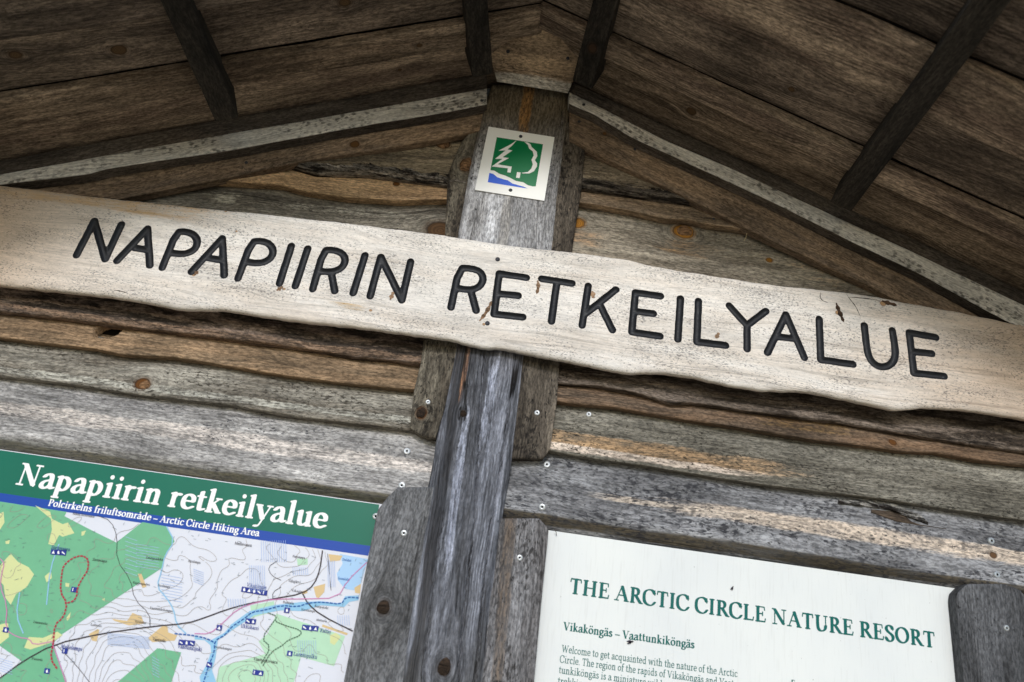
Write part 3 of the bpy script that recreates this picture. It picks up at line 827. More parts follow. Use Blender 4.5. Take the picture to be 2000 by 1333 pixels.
# ------------------------------------------------------------------ iso-contour meshing (carved and printed shapes)
def march(X, Z, S, both=False):
    """X, Z, S: 2-D arrays; returns verts (x, z, s) and faces with S < 0 (and faces with S > 0 when both)"""
    h, w = S.shape
    S = np.where(np.abs(S) < 1e-9, 1e-9, S)
    verts = list(zip(X.ravel().tolist(), Z.ravel().tolist(), S.ravel().tolist()))
    neg = S < 0
    cnt = neg[:-1, :-1].astype(int) + neg[1:, :-1] + neg[:-1, 1:] + neg[1:, 1:]
    ins, outs, cache = [], [], {}
    idx = np.arange(h * w).reshape(h, w)
    def cell_quads(mask):
        j, i = np.nonzero(mask)
        return np.stack([idx[j, i], idx[j, i + 1], idx[j + 1, i + 1], idx[j + 1, i]], 1).tolist()
    ins += cell_quads(cnt == 4)
    if both: outs += cell_quads(cnt == 0)
    def cut(a, b):
        key = (a, b) if a < b else (b, a)
        if key not in cache:
            va, vb = verts[a], verts[b]
            t = va[2] / (va[2] - vb[2])
            verts.append((va[0] + (vb[0] - va[0]) * t, va[1] + (vb[1] - va[1]) * t, 0.0))
            cache[key] = len(verts) - 1
        return cache[key]
    js, is_ = np.nonzero((cnt > 0) & (cnt < 4))
    for j, i in zip(js.tolist(), is_.tolist()):
        q = (int(idx[j, i]), int(idx[j, i + 1]), int(idx[j + 1, i + 1]), int(idx[j + 1, i]))
        for tri in ((q[0], q[1], q[2]), (q[0], q[2], q[3])):
            pin, pout = [], []
            for e in range(3):
                a, b = tri[e], tri[(e + 1) % 3]
                na, nb = verts[a][2] < 0, verts[b][2] < 0
                (pin if na else pout).append(a)
                if na != nb:
                    c = cut(a, b)
                    pin.append(c); pout.append(c)
            if len(pin) >= 3: ins.append(pin)
            if both and len(pout) >= 3: outs.append(pout)
    return verts, ins, outs

def compact(verts, faces):
    used = {}
    nf = []
    for f in faces:
        r = []
        for i in f:
            if i not in used: used[i] = len(used)
            r.append(used[i])
        nf.append(r)
    inv = sorted(used, key=used.get)
    return [verts[i] for i in inv], nf

def poly_dist(PX, PZ, pts):
    d = np.full(PX.shape, 1e9)
    if len(pts) == 1:
        return np.hypot(PX - pts[0][0], PZ - pts[0][1])
    for (ax, az), (bx, bz) in zip(pts[:-1], pts[1:]):
        vx, vz = bx - ax, bz - az
        L = vx * vx + vz * vz + 1e-12
        t = np.clip(((PX - ax) * vx + (PZ - az) * vz) / L, 0, 1)
        d = np.minimum(d, np.hypot(PX - ax - t * vx, PZ - az - t * vz))
    return d

def arc(cx, cy, rx, ry, a0, a1, n=12):
    return [(cx + rx * math.cos(math.radians(a0 + (a1 - a0) * i / n)), cy + ry * math.sin(math.radians(a0 + (a1 - a0) * i / n))) for i in range(n + 1)]

def smooth_poly(pts, it=2):
    p = [np.array(q, float) for q in pts]
    for _ in range(it):
        q = [p[0]]
        for a, b in zip(p[:-1], p[1:]):
            q += [a * 0.75 + b * 0.25, a * 0.25 + b * 0.75]
        q.append(p[-1])
        p = q
    return [tuple(v) for v in p]

# ------------------------------------------------------------------ carved signboard
SY, SB = -0.072, -0.045
sign = thing('carved_signboard', tuple(W(1000, 690, -0.05)), 'long pale live-edge wooden board carved with the black words NAPAPIIRIN RETKEILYALUE', 'sign')
STOP = [(-190, 336), (0, 359), (175, 380), (350, 399), (525, 416), (700, 436), (860, 456), (1000, 478), (1122, 490), (1228, 505), (1280, 518), (1350, 530), (1422, 541), (1524, 556), (1632, 566), (1685, 572), (1748, 584), (1825, 598), (1947, 622), (2000, 633), (2190, 664)]
SBOT = [(-190, 530), (0, 557), (105, 566), (210, 578), (297, 592), (350, 602), (437, 604), (490, 613), (560, 623), (650, 633), (790, 650), (877, 662), (947, 681), (972, 679), (1035, 691), (1105, 704), (1175, 719), (1227, 729), (1290, 727), (1352, 735), (1422, 752), (1492, 762), (1580, 764), (1632, 775), (1702, 790), (1755, 801), (1807, 795), (1895, 801), (2000, 817), (2190, 846)]
LETTERS = [
    [[(150, 499), (184, 432), (206, 507), (237, 439)]],
    [[(229, 510), (288, 447), (293, 519)], [(264, 485), (290, 489)]],
    [[(317, 523), (345, 453), (364, 453), (379, 459), (386, 470), (383, 484), (372, 493), (356, 497), (332, 494)]],
    [[(374, 531), (434, 466), (438, 538)], [(406, 504), (436, 509)]],
    [[(465, 544), (491, 472), (512, 471), (527, 477), (534, 489), (531, 502), (520, 511), (504, 515), (481, 512)]],
    [[(546, 554), (569, 481)]], [[(577, 559), (601, 486)]],
    [[(611, 565), (632, 489), (652, 489), (668, 495), (675, 506), (672, 519), (661, 528), (645, 532), (623, 530)], [(647, 533), (654, 569)]],
    [[(690, 573), (713, 500)]],
    [[(723, 579), (744, 503), (785, 587), (802, 512)]],
    [[(881, 601), (897, 524), (922, 525), (938, 531), (944, 543), (941, 555), (931, 564), (915, 567), (890, 563)], [(919, 567), (930, 607)]],
    [[(1028, 543), (975, 535), (965, 614), (1021, 620)], [(972, 574), (1012, 578)]],
    [[(1058, 545), (1117, 554)], [(1088, 550), (1077, 628)]],
    [[(1149, 559), (1137, 636)], [(1203, 566), (1144, 613)], [(1171, 594), (1196, 645)]],
    [[(1290, 579), (1241, 572), (1234, 649), (1289, 657)], [(1238, 608), (1276, 613)]],
    [[(1329, 584), (1324, 663)]],
    [[(1364, 589), (1361, 668), (1417, 675)]],
    [[(1424, 598), (1459, 636), (1496, 608)], [(1459, 636), (1459, 682)]],
    [[(1499, 689), (1535, 615), (1571, 699)], [(1519, 658), (1552, 662)]],
    [[(1600, 624), (1603, 703), (1666, 712)]],
    [[(1688, 636), (1693, 680), (1698, 700), (1710, 714), (1725, 718), (1740, 713), (1748, 700), (1749, 684), (1743, 646)]],
    [[(1828, 659), (1776, 650), (1785, 729), (1844, 735)], [(1781, 687), (1820, 691)]],
]
def build_sign():
    HWID = 0.0086
    x0, x1 = W(-170, 440, SY)[0], W(2170, 750, SY)[0]
    tp = np.array([W(*p, SY) for p in STOP]); bt = np.array([W(*p, SY) for p in SBOT])
    NX, NV = 1050, 92
    xs = np.linspace(x0, x1, NX)
    zt = np.interp(xs, tp[:, 0], tp[:, 2]); zb = np.interp(xs, bt[:, 0], bt[:, 2])
    ker = np.ones(13) / 13
    zt = np.convolve(np.pad(zt, 6, mode='edge'), ker, 'valid'); zb = np.convolve(np.pad(zb, 6, mode='edge'), ker, 'valid')
    P3 = np.stack([xs, xs * 0, xs * 0], 1)
    zt = zt + lump(P3, 3, 60) * 0.0010 + lump(P3, 8, 240) * 0.0005
    zb = zb + lump(P3, 4, 60) * 0.0012 + lump(P3, 9, 240) * 0.0006
    vv = np.linspace(0, 1, NV) ** 1.0
    vv = np.sort(np.concatenate([vv, [0.003, 0.008, 0.015, 0.024, 0.035, 0.976, 0.985, 0.992, 0.997]]))
    X = np.repeat(xs[None, :], len(vv), 0)
    Z = zb[None, :] + (zt - zb)[None, :] * vv[:, None]
    S = np.full(X.shape, 0.5)
    LID = np.zeros(X.shape, int)
    for li, strokes in enumerate(LETTERS):
        wp = [[(W(*p, SY)[0], W(*p, SY)[2]) for p in (smooth_poly(s, 1) if len(s) > 6 else s)] for s in strokes]
        ax = [q[0] for s in wp for q in s]
        i0, i1 = np.searchsorted(xs, min(ax) - 0.03), np.searchsorted(xs, max(ax) + 0.03)
        sub = np.full((len(vv), i1 - i0), 0.5)
        for s in wp:
            sub = np.minimum(sub, poly_dist(X[:, i0:i1], Z[:, i0:i1], s) - HWID)
        ragged = lump(np.stack([X[:, i0:i1].ravel(), Z[:, i0:i1].ravel(), 0 * X[:, i0:i1].ravel()], 1), 77 + li, 300).reshape(sub.shape) * 0.0004
        sub = sub + ragged
        better = sub < S[:, i0:i1]
        S[:, i0:i1] = np.where(better, sub, S[:, i0:i1])
        LID[:, i0:i1] = np.where(better, li, LID[:, i0:i1])
    verts, ins, outs = march(X, Z, S, True)
    V = np.array(verts)
    s = V[:, 2]
    dep = np.where(s < 0, 0.0065 * np.clip(-s / HWID * 1.7, 0, 1) + 0.0006 * np.clip(-s / HWID, 0, 1), 0.0)
    top = np.interp(V[:, 0], xs, zt); bot = np.interp(V[:, 0], xs, zb)
    eb, et = V[:, 1] - bot, top - V[:, 1]
    def rnd(e, r, d): return d * (1 - np.sqrt(np.clip(1 - (1 - np.clip(e / r, 0, 1)) ** 2, 0, 1)))
    P = np.stack([V[:, 0], np.zeros(len(V)), V[:, 1]], 1)
    Y = SY + dep + rnd(eb, 0.014 + 0.006 * lump(P3[[0]].repeat(1, 0), 2, 3)[0], 0.010) + rnd(et, 0.016, 0.012)
    Y = Y + lump(P, 31, 9) * 0.0014 + lump(P, 32, 45) * 0.0004
    P[:, 1] = Y
    M = frame((0, SY, float(np.mean((zt + zb) / 2))), (1, 0, 0.0), (0, -1, 0))
    # board: front outside the grooves + rim + back
    nv = len(vv); nx = NX
    idx = np.arange(nv * nx).reshape(nv, nx)
    rimb = idx[0].tolist(); rimt = idx[-1].tolist()
    bv = list(map(tuple, P)); base = len(bv)
    for i in range(nx): bv.append((xs[i], SB, zb[i] + 0.004))
    for i in range(nx): bv.append((xs[i], SB, zt[i] - 0.003))
    fo = [list(f) for f in outs]
    for i in range(nx - 1):
        fo.append([rimb[i + 1], rimb[i], base + i, base + i + 1])
        fo.append([rimt[i], rimt[i + 1], base + nx + i + 1, base + nx + i])
        fo.append([base + i + 1, base + i, base + nx + i, base + nx + i + 1])
    fo.append([base, base + nx] + [int(idx[j, 0]) for j in range(nv)][::-1])
    fo.append([base + nx + nx - 1, base + nx - 1] + [int(idx[j, nx - 1]) for j in range(nv)])
    cv, cf = compact(bv, fo)
    a, b, c = [np.array(cv[q]) for q in cf[0][:3]]
    if np.cross(b - a, c - a)[1] > 0: cf = [f[::-1] for f in cf]
    board = mesh_obj('board', cv, cf, None, sign, M)
    nfront = len(outs)
    fl = np.zeros(len(cf), bool); fl[:nfront] = True
    fl[nfront:nfront + 3 * (nx - 1)] = True
    board.data.polygons.foreach_set('use_smooth', fl)
    # letters
    paint = NT('black_letter_paint')
    tc = paint.n('ShaderNodeTexCoord')
    n1 = paint.noise(paint.vm('MULTIPLY', tc.outputs['Object'], (60, 300, 300)), 4, 0.65)
    paint.set(paint.b.inputs['Base Color'], paint.mix(paint.sm(n1, 0.55, 0.75), lin('#15171d'), lin('#353842')))
    paint.set(paint.b.inputs['Roughness'], paint.sm(n1, 0.3, 0.7, 0.5, 0.75))
    bp = paint.n('ShaderNodeBump'); bp.inputs['Strength'].default_value = 0.35; bp.inputs['Distance'].default_value = 0.001
    paint.set(bp.inputs['Height'], n1); paint.t.links.new(bp.outputs[0], paint.b.inputs['Normal'])
    groups = {}
    for f in ins:
        cx = sum(verts[q][0] for q in f) / len(f); cz = sum(verts[q][1] for q in f) / len(f)
        i = min(nx - 1, max(0, int((cx - xs[0]) / (xs[1] - xs[0]) + 0.5)))
        j = min(nv - 1, int(np.searchsorted(vv, (cz - zb[i]) / (zt[i] - zb[i]))))
        groups.setdefault(int(LID[j, i]), []).append(f)
    Pl = list(map(tuple, P))
    for li in sorted(groups):
        cv, cf = compact(Pl, groups[li])
        a, b, c = [np.array(cv[q]) for q in cf[0][:3]]
        if np.cross(b - a, c - a)[1] > 0: cf = [f[::-1] for f in cf]
        mesh_obj('carved_letter', cv, cf, paint.mat, sign, M, smooth=True)
    return board, M
board, SM = build_sign()
def sl(px, py): return local(board, W(px, py, SY))
SK = [(1337 * 0 + 1637, 611, 0.007), (1725, 593, 0.007), (440, 412, 0.003), (462, 452, 0.003), (972, 508, 0.004), (945, 634, 0.004), (1155, 575, 0.005), (1400, 658, 0.005), (764, 580, 0.004), (724, 607, 0.004), (555, 565, 0.004), (378, 537, 0.004)]
setmat(board, wood('sign_wood', '#f8f0e6', '#ecdcca', '#4c4a50', patch=0.55, soft=0.2, speck=0.68, speck_amt=0.62, grain=0.15, seed=5, sscale=1.5, bump=0.3, cracks=0.25, rough=0.75, stip=0.08, tone=0.10, ring=0.07,
    knots=[(sl(a, b).x, sl(a, b).z, r * 0.7) for a, b, r in SK], kcol='#bf9a74',
    streaks=[(0.0, 0.4, '#c49a66', 0.85, sl(-900, 400).x, sl(110, 400).x), (0.0, 0.4, '#c9a988', 0.8, sl(1830, 600).x, sl(3000, 600).x),
             (sl(350, 415).z, 0.03, '#cda878', 0.7, sl(0, 400).x, sl(420, 400).x), (sl(690, 600).z, 0.008, '#c9a25f', 0.6, sl(650, 600).x, sl(730, 600).x)]))
for p in ((972, 507), (952, 632)): fix(ME_NAIL, 'screw', p, SY - 0.0005, board, 0, 1.2)

def scar(name, pts, w, mat):
    """thin lens-shaped mark lying on the board's face: drying crack or pitch scar"""
    pts = smooth_poly(pts, 2)
    P = [front(board, p) for p in pts]
    P = np.array([p for p in P if p is not None]) + np.array([0, -0.0004, 0])
    T_ = np.gradient(P, axis=0)
    Nn = np.stack([-T_[:, 2], 0 * T_[:, 0], T_[:, 0]], 1)
    Nn /= np.linalg.norm(Nn, axis=1)[:, None] + 1e-12
    V, F = [], []
    for i, (p, n) in enumerate(zip(P, Nn)):
        h = w / 2 * math.sin(math.pi * (i + 0.25) / (len(P) - 0.5)) * (0.8 + 0.3 * math.sin(i * 1.7))
        V += [p + n * h, p - n * h]
    for i in range(len(P) - 1): F.append((2 * i, 2 * i + 1, 2 * i + 3, 2 * i + 2))
    mesh_obj(name, V, F, mat, board)
M_CR = plain('crack_shadow', '#2c231c', 0.95)
M_SC = wood('pitch_scar', '#b98f66', '#9a7047', '#4a2f1c', speck=0.4, seed=64)
M_SD = wood('dark_scar', '#6e5138', '#4d3624', '#24170e', speck=0.5, seed=65)
for c_ in ([(1650, 569), (1656, 580), (1664, 590), (1672, 600), (1681, 621)], [(1655, 581), (1675, 582), (1700, 584), (1722, 589)], [(1603, 571), (1601, 580), (1606, 588), (1618, 592)], [(222, 567), (236, 569), (248, 573)]):
    scar('crack', c_, 0.0022, M_CR)
for c_ in ([(1633, 592), (1637, 604), (1643, 618), (1648, 630)], [(1722, 588), (1736, 593), (1752, 597)]):
    scar('knot_scar', c_, 0.012, M_SD)
for c_ in ([(936, 628), (946, 616), (956, 600), (960, 588)], [(1050, 548), (1052, 560), (1048, 575)], [(1156, 569), (1160, 576), (1157, 583)], [(762, 586), (766, 578), (768, 570)], [(380, 538), (385, 532), (387, 526)], [(540, 568), (547, 564), (553, 560)], [(1398, 661), (1402, 655), (1404, 650)]):
    scar('pitch_scar', c_, 0.010, M_SC)

# ------------------------------------------------------------------ flat printed shapes
def printed(name, px, Y, mat, parent):
    pts = [W(x, y, Y) for x, y in px]
    tri = tessellate_polygon([[Vector((p[0], p[2], 0)) for p in pts]])
    f = []
    for t in tri:
        a, b, c = [pts[i] for i in t]
        f.append(t if np.cross(b - a, c - a)[1] < 0 else t[::-1])
    return mesh_obj(name, pts, f, mat, parent)

def plate(name, px, Y, th, mat, parent):
    k = len(px)
    fr = [W(x, y, Y) for x, y in px]
    bkp = [p + np.array([0, th, 0]) for p in fr]
    f = [tuple(range(k)), tuple(range(k, 2 * k))[::-1]] + [(i, i + k, (i + 1) % k + k, (i + 1) % k) for i in range(k)]
    a, b, c = fr[:3]
    if np.cross(b - a, c - a)[1] > 0: f = [q[::-1] for q in f]
    return mesh_obj(name, fr + bkp, f, mat, parent)

def ribbon_geo(pts, w, Y, dash=None, closed=False):
    """pts in pixels; constant real width w (metres)"""
    P = np.array([W(x, y, Y) for x, y in pts])
    if dash:
        seg = np.r_[0, np.cumsum(np.linalg.norm(np.diff(P, axis=0), axis=1))]
        out = []
        t = 0.0
        while t < seg[-1]:
            ts = np.linspace(t, min(t + dash[0], seg[-1]), 3)
            out.append(np.stack([np.interp(ts, seg, P[:, q]) for q in range(3)], 1))
            t += dash[0] + dash[1]
    else:
        out = [P]
    V, F = [], []
    for Q in out:
        T_ = np.gradient(Q, axis=0)
        Nn = np.stack([-T_[:, 2], 0 * T_[:, 0], T_[:, 0]], 1)
        Nn /= np.linalg.norm(Nn, axis=1)[:, None] + 1e-12
        b = len(V)
        for q, n in zip(Q, Nn):
            V += [q + n * w / 2, q - n * w / 2]
        for i in range(len(Q) - 1):
            F.append((b + 2 * i, b + 2 * i + 1, b + 2 * i + 3, b + 2 * i + 2))
    return V, F

def ribbons(name, lines, w, Y, mat, parent, dash=None, smooth_it=1):
    if name != 'bog_hatching' and len(lines) > 1:
        return [ribbons(name, [l], w, Y - 0.00002 * k, mat, parent, dash, smooth_it) for k, l in enumerate(lines)]
    V, F = [], []
    for k, l in enumerate(lines):
        v, f = ribbon_geo(smooth_poly(l, smooth_it) if len(l) > 2 and smooth_it else l, w, Y - 0.00002 * k, dash)
        b = len(V); V += v; F += [tuple(i + b for i in q) for q in f]
    return mesh_obj(name, V, F, mat, parent)

# ------------------------------------------------------------------ serif alphabet drawn with a broad nib
XH, CAP, ASC, DSC = 0.45, 0.68, 0.72, -0.23
def st(x, y0, y1, b='f', t=''):
    """upright stem with foot serif (f) and flag or head serif"""
    g = [('S', [(x, y0 + 0.015), (x, y1 - 0.015)])]
    if 'f' in b: g.append(('h', [(x - 0.105, y0 + 0.016), (x + 0.105, y0 + 0.016)]))
    if 'r' in b: g.append(('h', [(x, y0 + 0.016), (x + 0.10, y0 + 0.02)]))
    if 'g' in t: g.append(('h', [(x - 0.10, y1 - 0.045), (x, y1 - 0.015)]))
    if 'f' in t: g.append(('h', [(x - 0.105, y1 - 0.016), (x + 0.105, y1 - 0.016)]))
    return g
def dots(x, y): return [('S', [(x - 0.09, y)]), ('S', [(x + 0.09, y)])]
G = {}
G['i'] = (st(.16, 0, XH, 'f', 'g') + [('D', [(.16, .63)])], .31)
G['l'] = (st(.16, 0, ASC, 'f', 'g'), .31)
G['n'] = (st(.15, 0, XH, 'f', 'g') + st(.43, 0, .30) + [('S', smooth_poly([(.16, .33), (.24, .43), (.36, .45), (.43, .37), (.43, .25)]))], .58)
G['h'] = (st(.15, 0, ASC, 'f', 'g') + st(.43, 0, .30) + [('S', smooth_poly([(.16, .33), (.24, .43), (.36, .45), (.43, .37), (.43, .25)]))], .58)
G['m'] = (st(.15, 0, XH, 'f', 'g') + st(.42, 0, .30) + st(.69, 0, .30) + [('S', smooth_poly([(x, .33), (x + .08, .43), (x + .19, .45), (x + .26, .37), (x + .26, .25)])) for x in (.16, .43)], .84)
G['u'] = (st(.43, 0, XH, 'r', 'g') + [('S', smooth_poly([(.15, .44), (.15, .12), (.18, .02), (.32, .02), (.43, .13)])), ('h', [(.05, .405), (.15, .435)])], .58)
G['r'] = (st(.15, 0, XH, 'f', 'g') + [('S', smooth_poly([(.16, .30), (.22, .41), (.31, .42), (.34, .40)]))], .40)
G['p'] = (st(.15, DSC, XH, 'f', 'g') + [('S', [(.16, .36)] + arc(.28, .22, .17, .205, 115, -115, 14) + [(.16, .06)])], .56)
G['b'] = (st(.15, 0, ASC, '', 'g') + [('S', [(.16, .36)] + arc(.28, .22, .17, .205, 115, -115, 14) + [(.16, .06)])], .55)
G['d'] = (st(.42, 0, ASC, 'r', 'g') + [('S', [(.41, .38)] + arc(.27, .22, .17, .205, 60, 300, 14) + [(.41, .08)])], .58)
G['q'] = (st(.42, DSC, XH, 'f', '') + [('S', [(.41, .38)] + arc(.27, .22, .17, .205, 60, 300, 14) + [(.41, .08)])], .57)
G['a'] = ([('S', smooth_poly([(.11, .36), (.16, .44), (.30, .46), (.36, .36), (.36, .10), (.40, .02), (.47, .05)])), ('S', smooth_poly([(.35, .27), (.18, .24), (.08, .15), (.09, .03), (.20, .0), (.30, .05), (.36, .13)]))], .49)
G['e'] = ([('h', [(.10, .245), (.40, .245)]), ('S', smooth_poly([(.405, .245), (.40, .38), (.26, .46), (.11, .40), (.07, .22), (.12, .06), (.26, .0), (.41, .08)]))], .47)
G['o'] = ([('S', arc(.26, .22, .185, .21, 0, 360, 24))], .52)
G['c'] = ([('S', smooth_poly([(.39, .37), (.30, .45), (.14, .42), (.07, .24), (.12, .06), (.25, .0), (.40, .08)]))], .45)
G['s'] = ([('S', smooth_poly([(.31, .37), (.23, .45), (.10, .42), (.10, .30), (.22, .24), (.33, .17), (.31, .03), (.18, .0), (.08, .09)]))], .41)
G['t'] = ([('S', smooth_poly([(.16, .58), (.16, .10), (.19, .02), (.31, .06)])), ('h', [(.04, .435), (.31, .435)])], .35)
G['f'] = (st(.16, 0, .45, 'f') + [('S', smooth_poly([(.16, .40), (.16, .62), (.22, .72), (.35, .69)])), ('h', [(.05, .435), (.31, .435)])], .34)
G['k'] = (st(.15, 0, ASC, 'f', 'g') + [('h', [(.39, .42), (.17, .21)]), ('S', [(.24, .26), (.44, .02)]), ('h', [(.31, .434), (.48, .434)]), ('h', [(.38, .016), (.53, .016)])], .55)
G['y'] = ([('S', [(.10, .43), (.28, .03)]), ('h', smooth_poly([(.46, .43), (.27, -.04), (.20, -.20), (.10, -.22)])), ('S', [(.10, -.205)]), ('h', [(.01, .434), (.20, .434)]), ('h', [(.37, .434), (.54, .434)])], .53)
G['v'] = ([('S', [(.10, .43), (.28, .03)]), ('h', [(.46, .43), (.28, .02)]), ('h', [(.01, .434), (.20, .434)]), ('h', [(.37, .434), (.54, .434)])], .53)
G['w'] = ([('S', [(.09, .43), (.24, .03)]), ('h', [(.38, .43), (.24, .02)]), ('S', [(.38, .43), (.53, .03)]), ('h', [(.67, .43), (.53, .02)]), ('h', [(.0, .434), (.19, .434)]), ('h', [(.59, .434), (.75, .434)])], .75)
G['g'] = ([('S', arc(.23, .29, .145, .15, 0, 360, 20)), ('h', [(.33, .41), (.47, .43)]), ('S', smooth_poly([(.15, .16), (.09, .08), (.20, .03), (.40, .02), (.44, -.10), (.32, -.21), (.12, -.20), (.05, -.10), (.15, .0)]))], .48)
G['j'] = ([('S', smooth_poly([(.15, .44), (.15, -.05), (.12, -.2), (.0, -.2)])), ('h', [(.05, .405), (.15, .435)]), ('D', [(.15, .63)])], .29)
G['z'] = ([('h', [(.06, .43), (.40, .43)]), ('S', [(.37, .42), (.08, .03)]), ('h', [(.06, .02), (.41, .02)])], .45)
G['x'] = ([('S', [(.10, .43), (.40, .03)]), ('h', [(.40, .43), (.10, .03)])], .5)
G['ä'] = (G['a'][0] + [('D', [(.15, .62)]), ('D', [(.34, .62)])], .49)
G['ö'] = (G['o'][0] + [('D', [(.17, .62)]), ('D', [(.36, .62)])], .52)
G['å'] = (G['a'][0] + [('h', arc(.24, .63, .06, .06, 0, 360, 12))], .49)
G['–'] = ([('h', [(.03, .235), (.47, .235)]), ('h', [(.03, .205), (.47, .205)])], .5)
G['-'] = ([('h', [(.04, .22), (.27, .22)])], .31)
G['.'] = ([('D', [(.12, .03)])], .24)
G[','] = ([('D', [(.12, .04)]), ('h', [(.14, .03), (.08, -.1)])], .24)
G[' '] = ([], .25)
C_ = CAP
G['I'] = (st(.18, 0, C_, 'f', 'f'), .36)
G['L'] = (st(.18, 0, C_, 'f', 'f') + [('h', [(.18, .02), (.52, .02), (.545, .16)]), ('h', [(.25, .035), (.52, .03)])], .58)
G['T'] = (st(.31, 0, C_, 'f') + [('h', [(.055, .52), (.07, .66), (.55, .66), (.565, .52)]), ('h', [(.07, .645), (.55, .645)])], .62)
G['E'] = (st(.18, 0, C_, 'f', 'f') + [('h', [(.18, .66), (.49, .66), (.505, .53)]), ('h', [(.18, .36), (.41, .36)]), ('h', [(.41, .28), (.41, .44)]), ('h', [(.18, .02), (.52, .02), (.55, .16)]), ('h', [(.25, .035), (.52, .03)])], .59)
G['F'] = (st(.18, 0, C_, 'f', 'f') + [('h', [(.18, .66), (.49, .66), (.505, .53)]), ('h', [(.18, .35), (.41, .35)]), ('h', [(.41, .27), (.41, .43)])], .54)
G['H'] = (st(.18, 0, C_, 'f', 'f') + st(.60, 0, C_, 'f', 'f') + [('h', [(.18, .35), (.60, .35)])], .78)
G['N'] = ([('h', [(.17, .02), (.17, .64)]), ('S', [(.18, .63), (.60, .05)]), ('h', [(.62, .02), (.62, .66)]), ('h', [(.05, .66), (.22, .66)]), ('h', [(.52, .66), (.72, .66)]), ('h', [(.07, .016), (.27, .016)])], .78)
G['A'] = ([('h', [(.10, .02), (.34, .66)]), ('S', [(.345, .65), (.58, .03)]), ('h', [(.19, .25), (.48, .25)]), ('h', [(.01, .016), (.20, .016)]), ('h', [(.48, .016), (.69, .016)])], .70)
G['R'] = (st(.18, 0, C_, 'f', 'f') + [('S', [(.2, .655)] + arc(.32, .50, .14, .155, 90, -90, 12) + [(.2, .345)]), ('S', [(.33, .34), (.57, .03)]), ('h', [(.55, .016), (.68, .016)])], .66)
G['P'] = (st(.18, 0, C_, 'f', 'f') + [('S', [(.2, .655)] + arc(.33, .48, .15, .175, 90, -90, 12) + [(.2, .305)])], .58)
G['B'] = (st(.18, 0, C_, 'f', 'f') + [('S', [(.2, .655)] + arc(.32, .51, .12, .145, 90, -90, 12) + [(.2, .365)]), ('S', [(.2, .365)] + arc(.34, .19, .15, .17, 90, -90, 12) + [(.2, .02)])], .60)
G['D'] = (st(.18, 0, C_, 'f', 'f') + [('S', [(.2, .655)] + arc(.32, .34, .29, .315, 90, -90, 16) + [(.2, .025)])], .74)
G['C'] = ([('S', smooth_poly([(.58, .52), (.50, .67), (.30, .69), (.10, .58), (.07, .33), (.12, .09), (.33, -.02), (.52, .02), (.61, .15)])), ('h', [(.60, .47), (.60, .66)])], .67)
G['O'] = ([('S', arc(.36, .34, .28, .33, 0, 360, 28))], .72)
G['U'] = ([('S', smooth_poly([(.18, .66), (.18, .16), (.26, .0), (.44, .0), (.56, .10), (.57, .25)])), ('h', [(.575, .2), (.575, .66)]), ('h', [(.07, .66), (.29, .66)]), ('h', [(.49, .66), (.66, .66)])], .71)
G['S'] = ([('S', smooth_poly([(.42, .54), (.36, .67), (.17, .69), (.09, .54), (.18, .40), (.36, .31), (.45, .17), (.36, .0), (.17, -.01), (.08, .13)])), ('h', [(.43, .5), (.43, .65)]), ('h', [(.075, .03), (.075, .18)])], .52)
G['V'] = ([('S', [(.12, .65), (.36, .03)]), ('h', [(.58, .66), (.355, .02)]), ('h', [(.01, .66), (.22, .66)]), ('h', [(.49, .66), (.68, .66)])], .68)
G['W'] = ([('S', [(.11, .65), (.30, .03)]), ('h', [(.49, .66), (.30, .02)]), ('S', [(.47, .65), (.67, .03)]), ('h', [(.86, .66), (.67, .02)]), ('h', [(.0, .66), (.21, .66)]), ('h', [(.78, .66), (.95, .66)])], .95)
G['K'] = (st(.18, 0, C_, 'f', 'f') + [('h', [(.55, .65), (.21, .33)]), ('S', [(.30, .40), (.58, .03)]), ('h', [(.46, .66), (.63, .66)]), ('h', [(.56, .016), (.69, .016)])], .68)
G['M'] = ([('h', [(.15, .02), (.19, .65)]), ('S', [(.20, .64), (.43, .05)]), ('h', [(.68, .65), (.43, .03)]), ('S', [(.69, .64), (.72, .03)]), ('h', [(.06, .016), (.25, .016)]), ('h', [(.62, .016), (.83, .016)])], .88)
CACHE = {}
def glyph(ch, bold, step):
    key = (ch, bold, step)
    if key in CACHE: return CACHE[key]
    strokes, adv = G.get(ch, G['o'])
    if not strokes:
        CACHE[key] = ([], [], adv); return CACHE[key]
    Wn, tn, hn = (0.158, 0.062, 0.054) if bold else (0.100, 0.060, 0.056)
    ang = math.radians(14)
    xs = np.arange(-0.10, adv + 0.14, step); zs = np.arange(-0.32, 0.82, step)
    X, Z = np.meshgrid(xs, zs)
    S = np.full(X.shape, 5.0)
    for k, pts in strokes:
        if k == 'S':
            ca, sa = math.cos(ang), math.sin(ang)
            tr = lambda x, z: ((x * ca + z * sa) * 2 / Wn, (-x * sa + z * ca) * 2 / tn)
            q = [tr(*p) for p in pts]
            PX, PZ = tr(X, Z)
            S = np.minimum(S, poly_dist(PX, PZ, q) - 1)
        elif k == 'h':
            S = np.minimum(S, poly_dist(X, Z, pts) / (hn / 2) - 1)
        else:
            S = np.minimum(S, poly_dist(X, Z, pts) / (0.068 if bold else 0.05) - 1)
    v, ins, _ = march(X, Z, np.clip(S, -1.5, 1.5))
    v, f = compact(v, ins)
    CACHE[key] = ([(a, b) for a, b, c in v], f, adv)
    return CACHE[key]

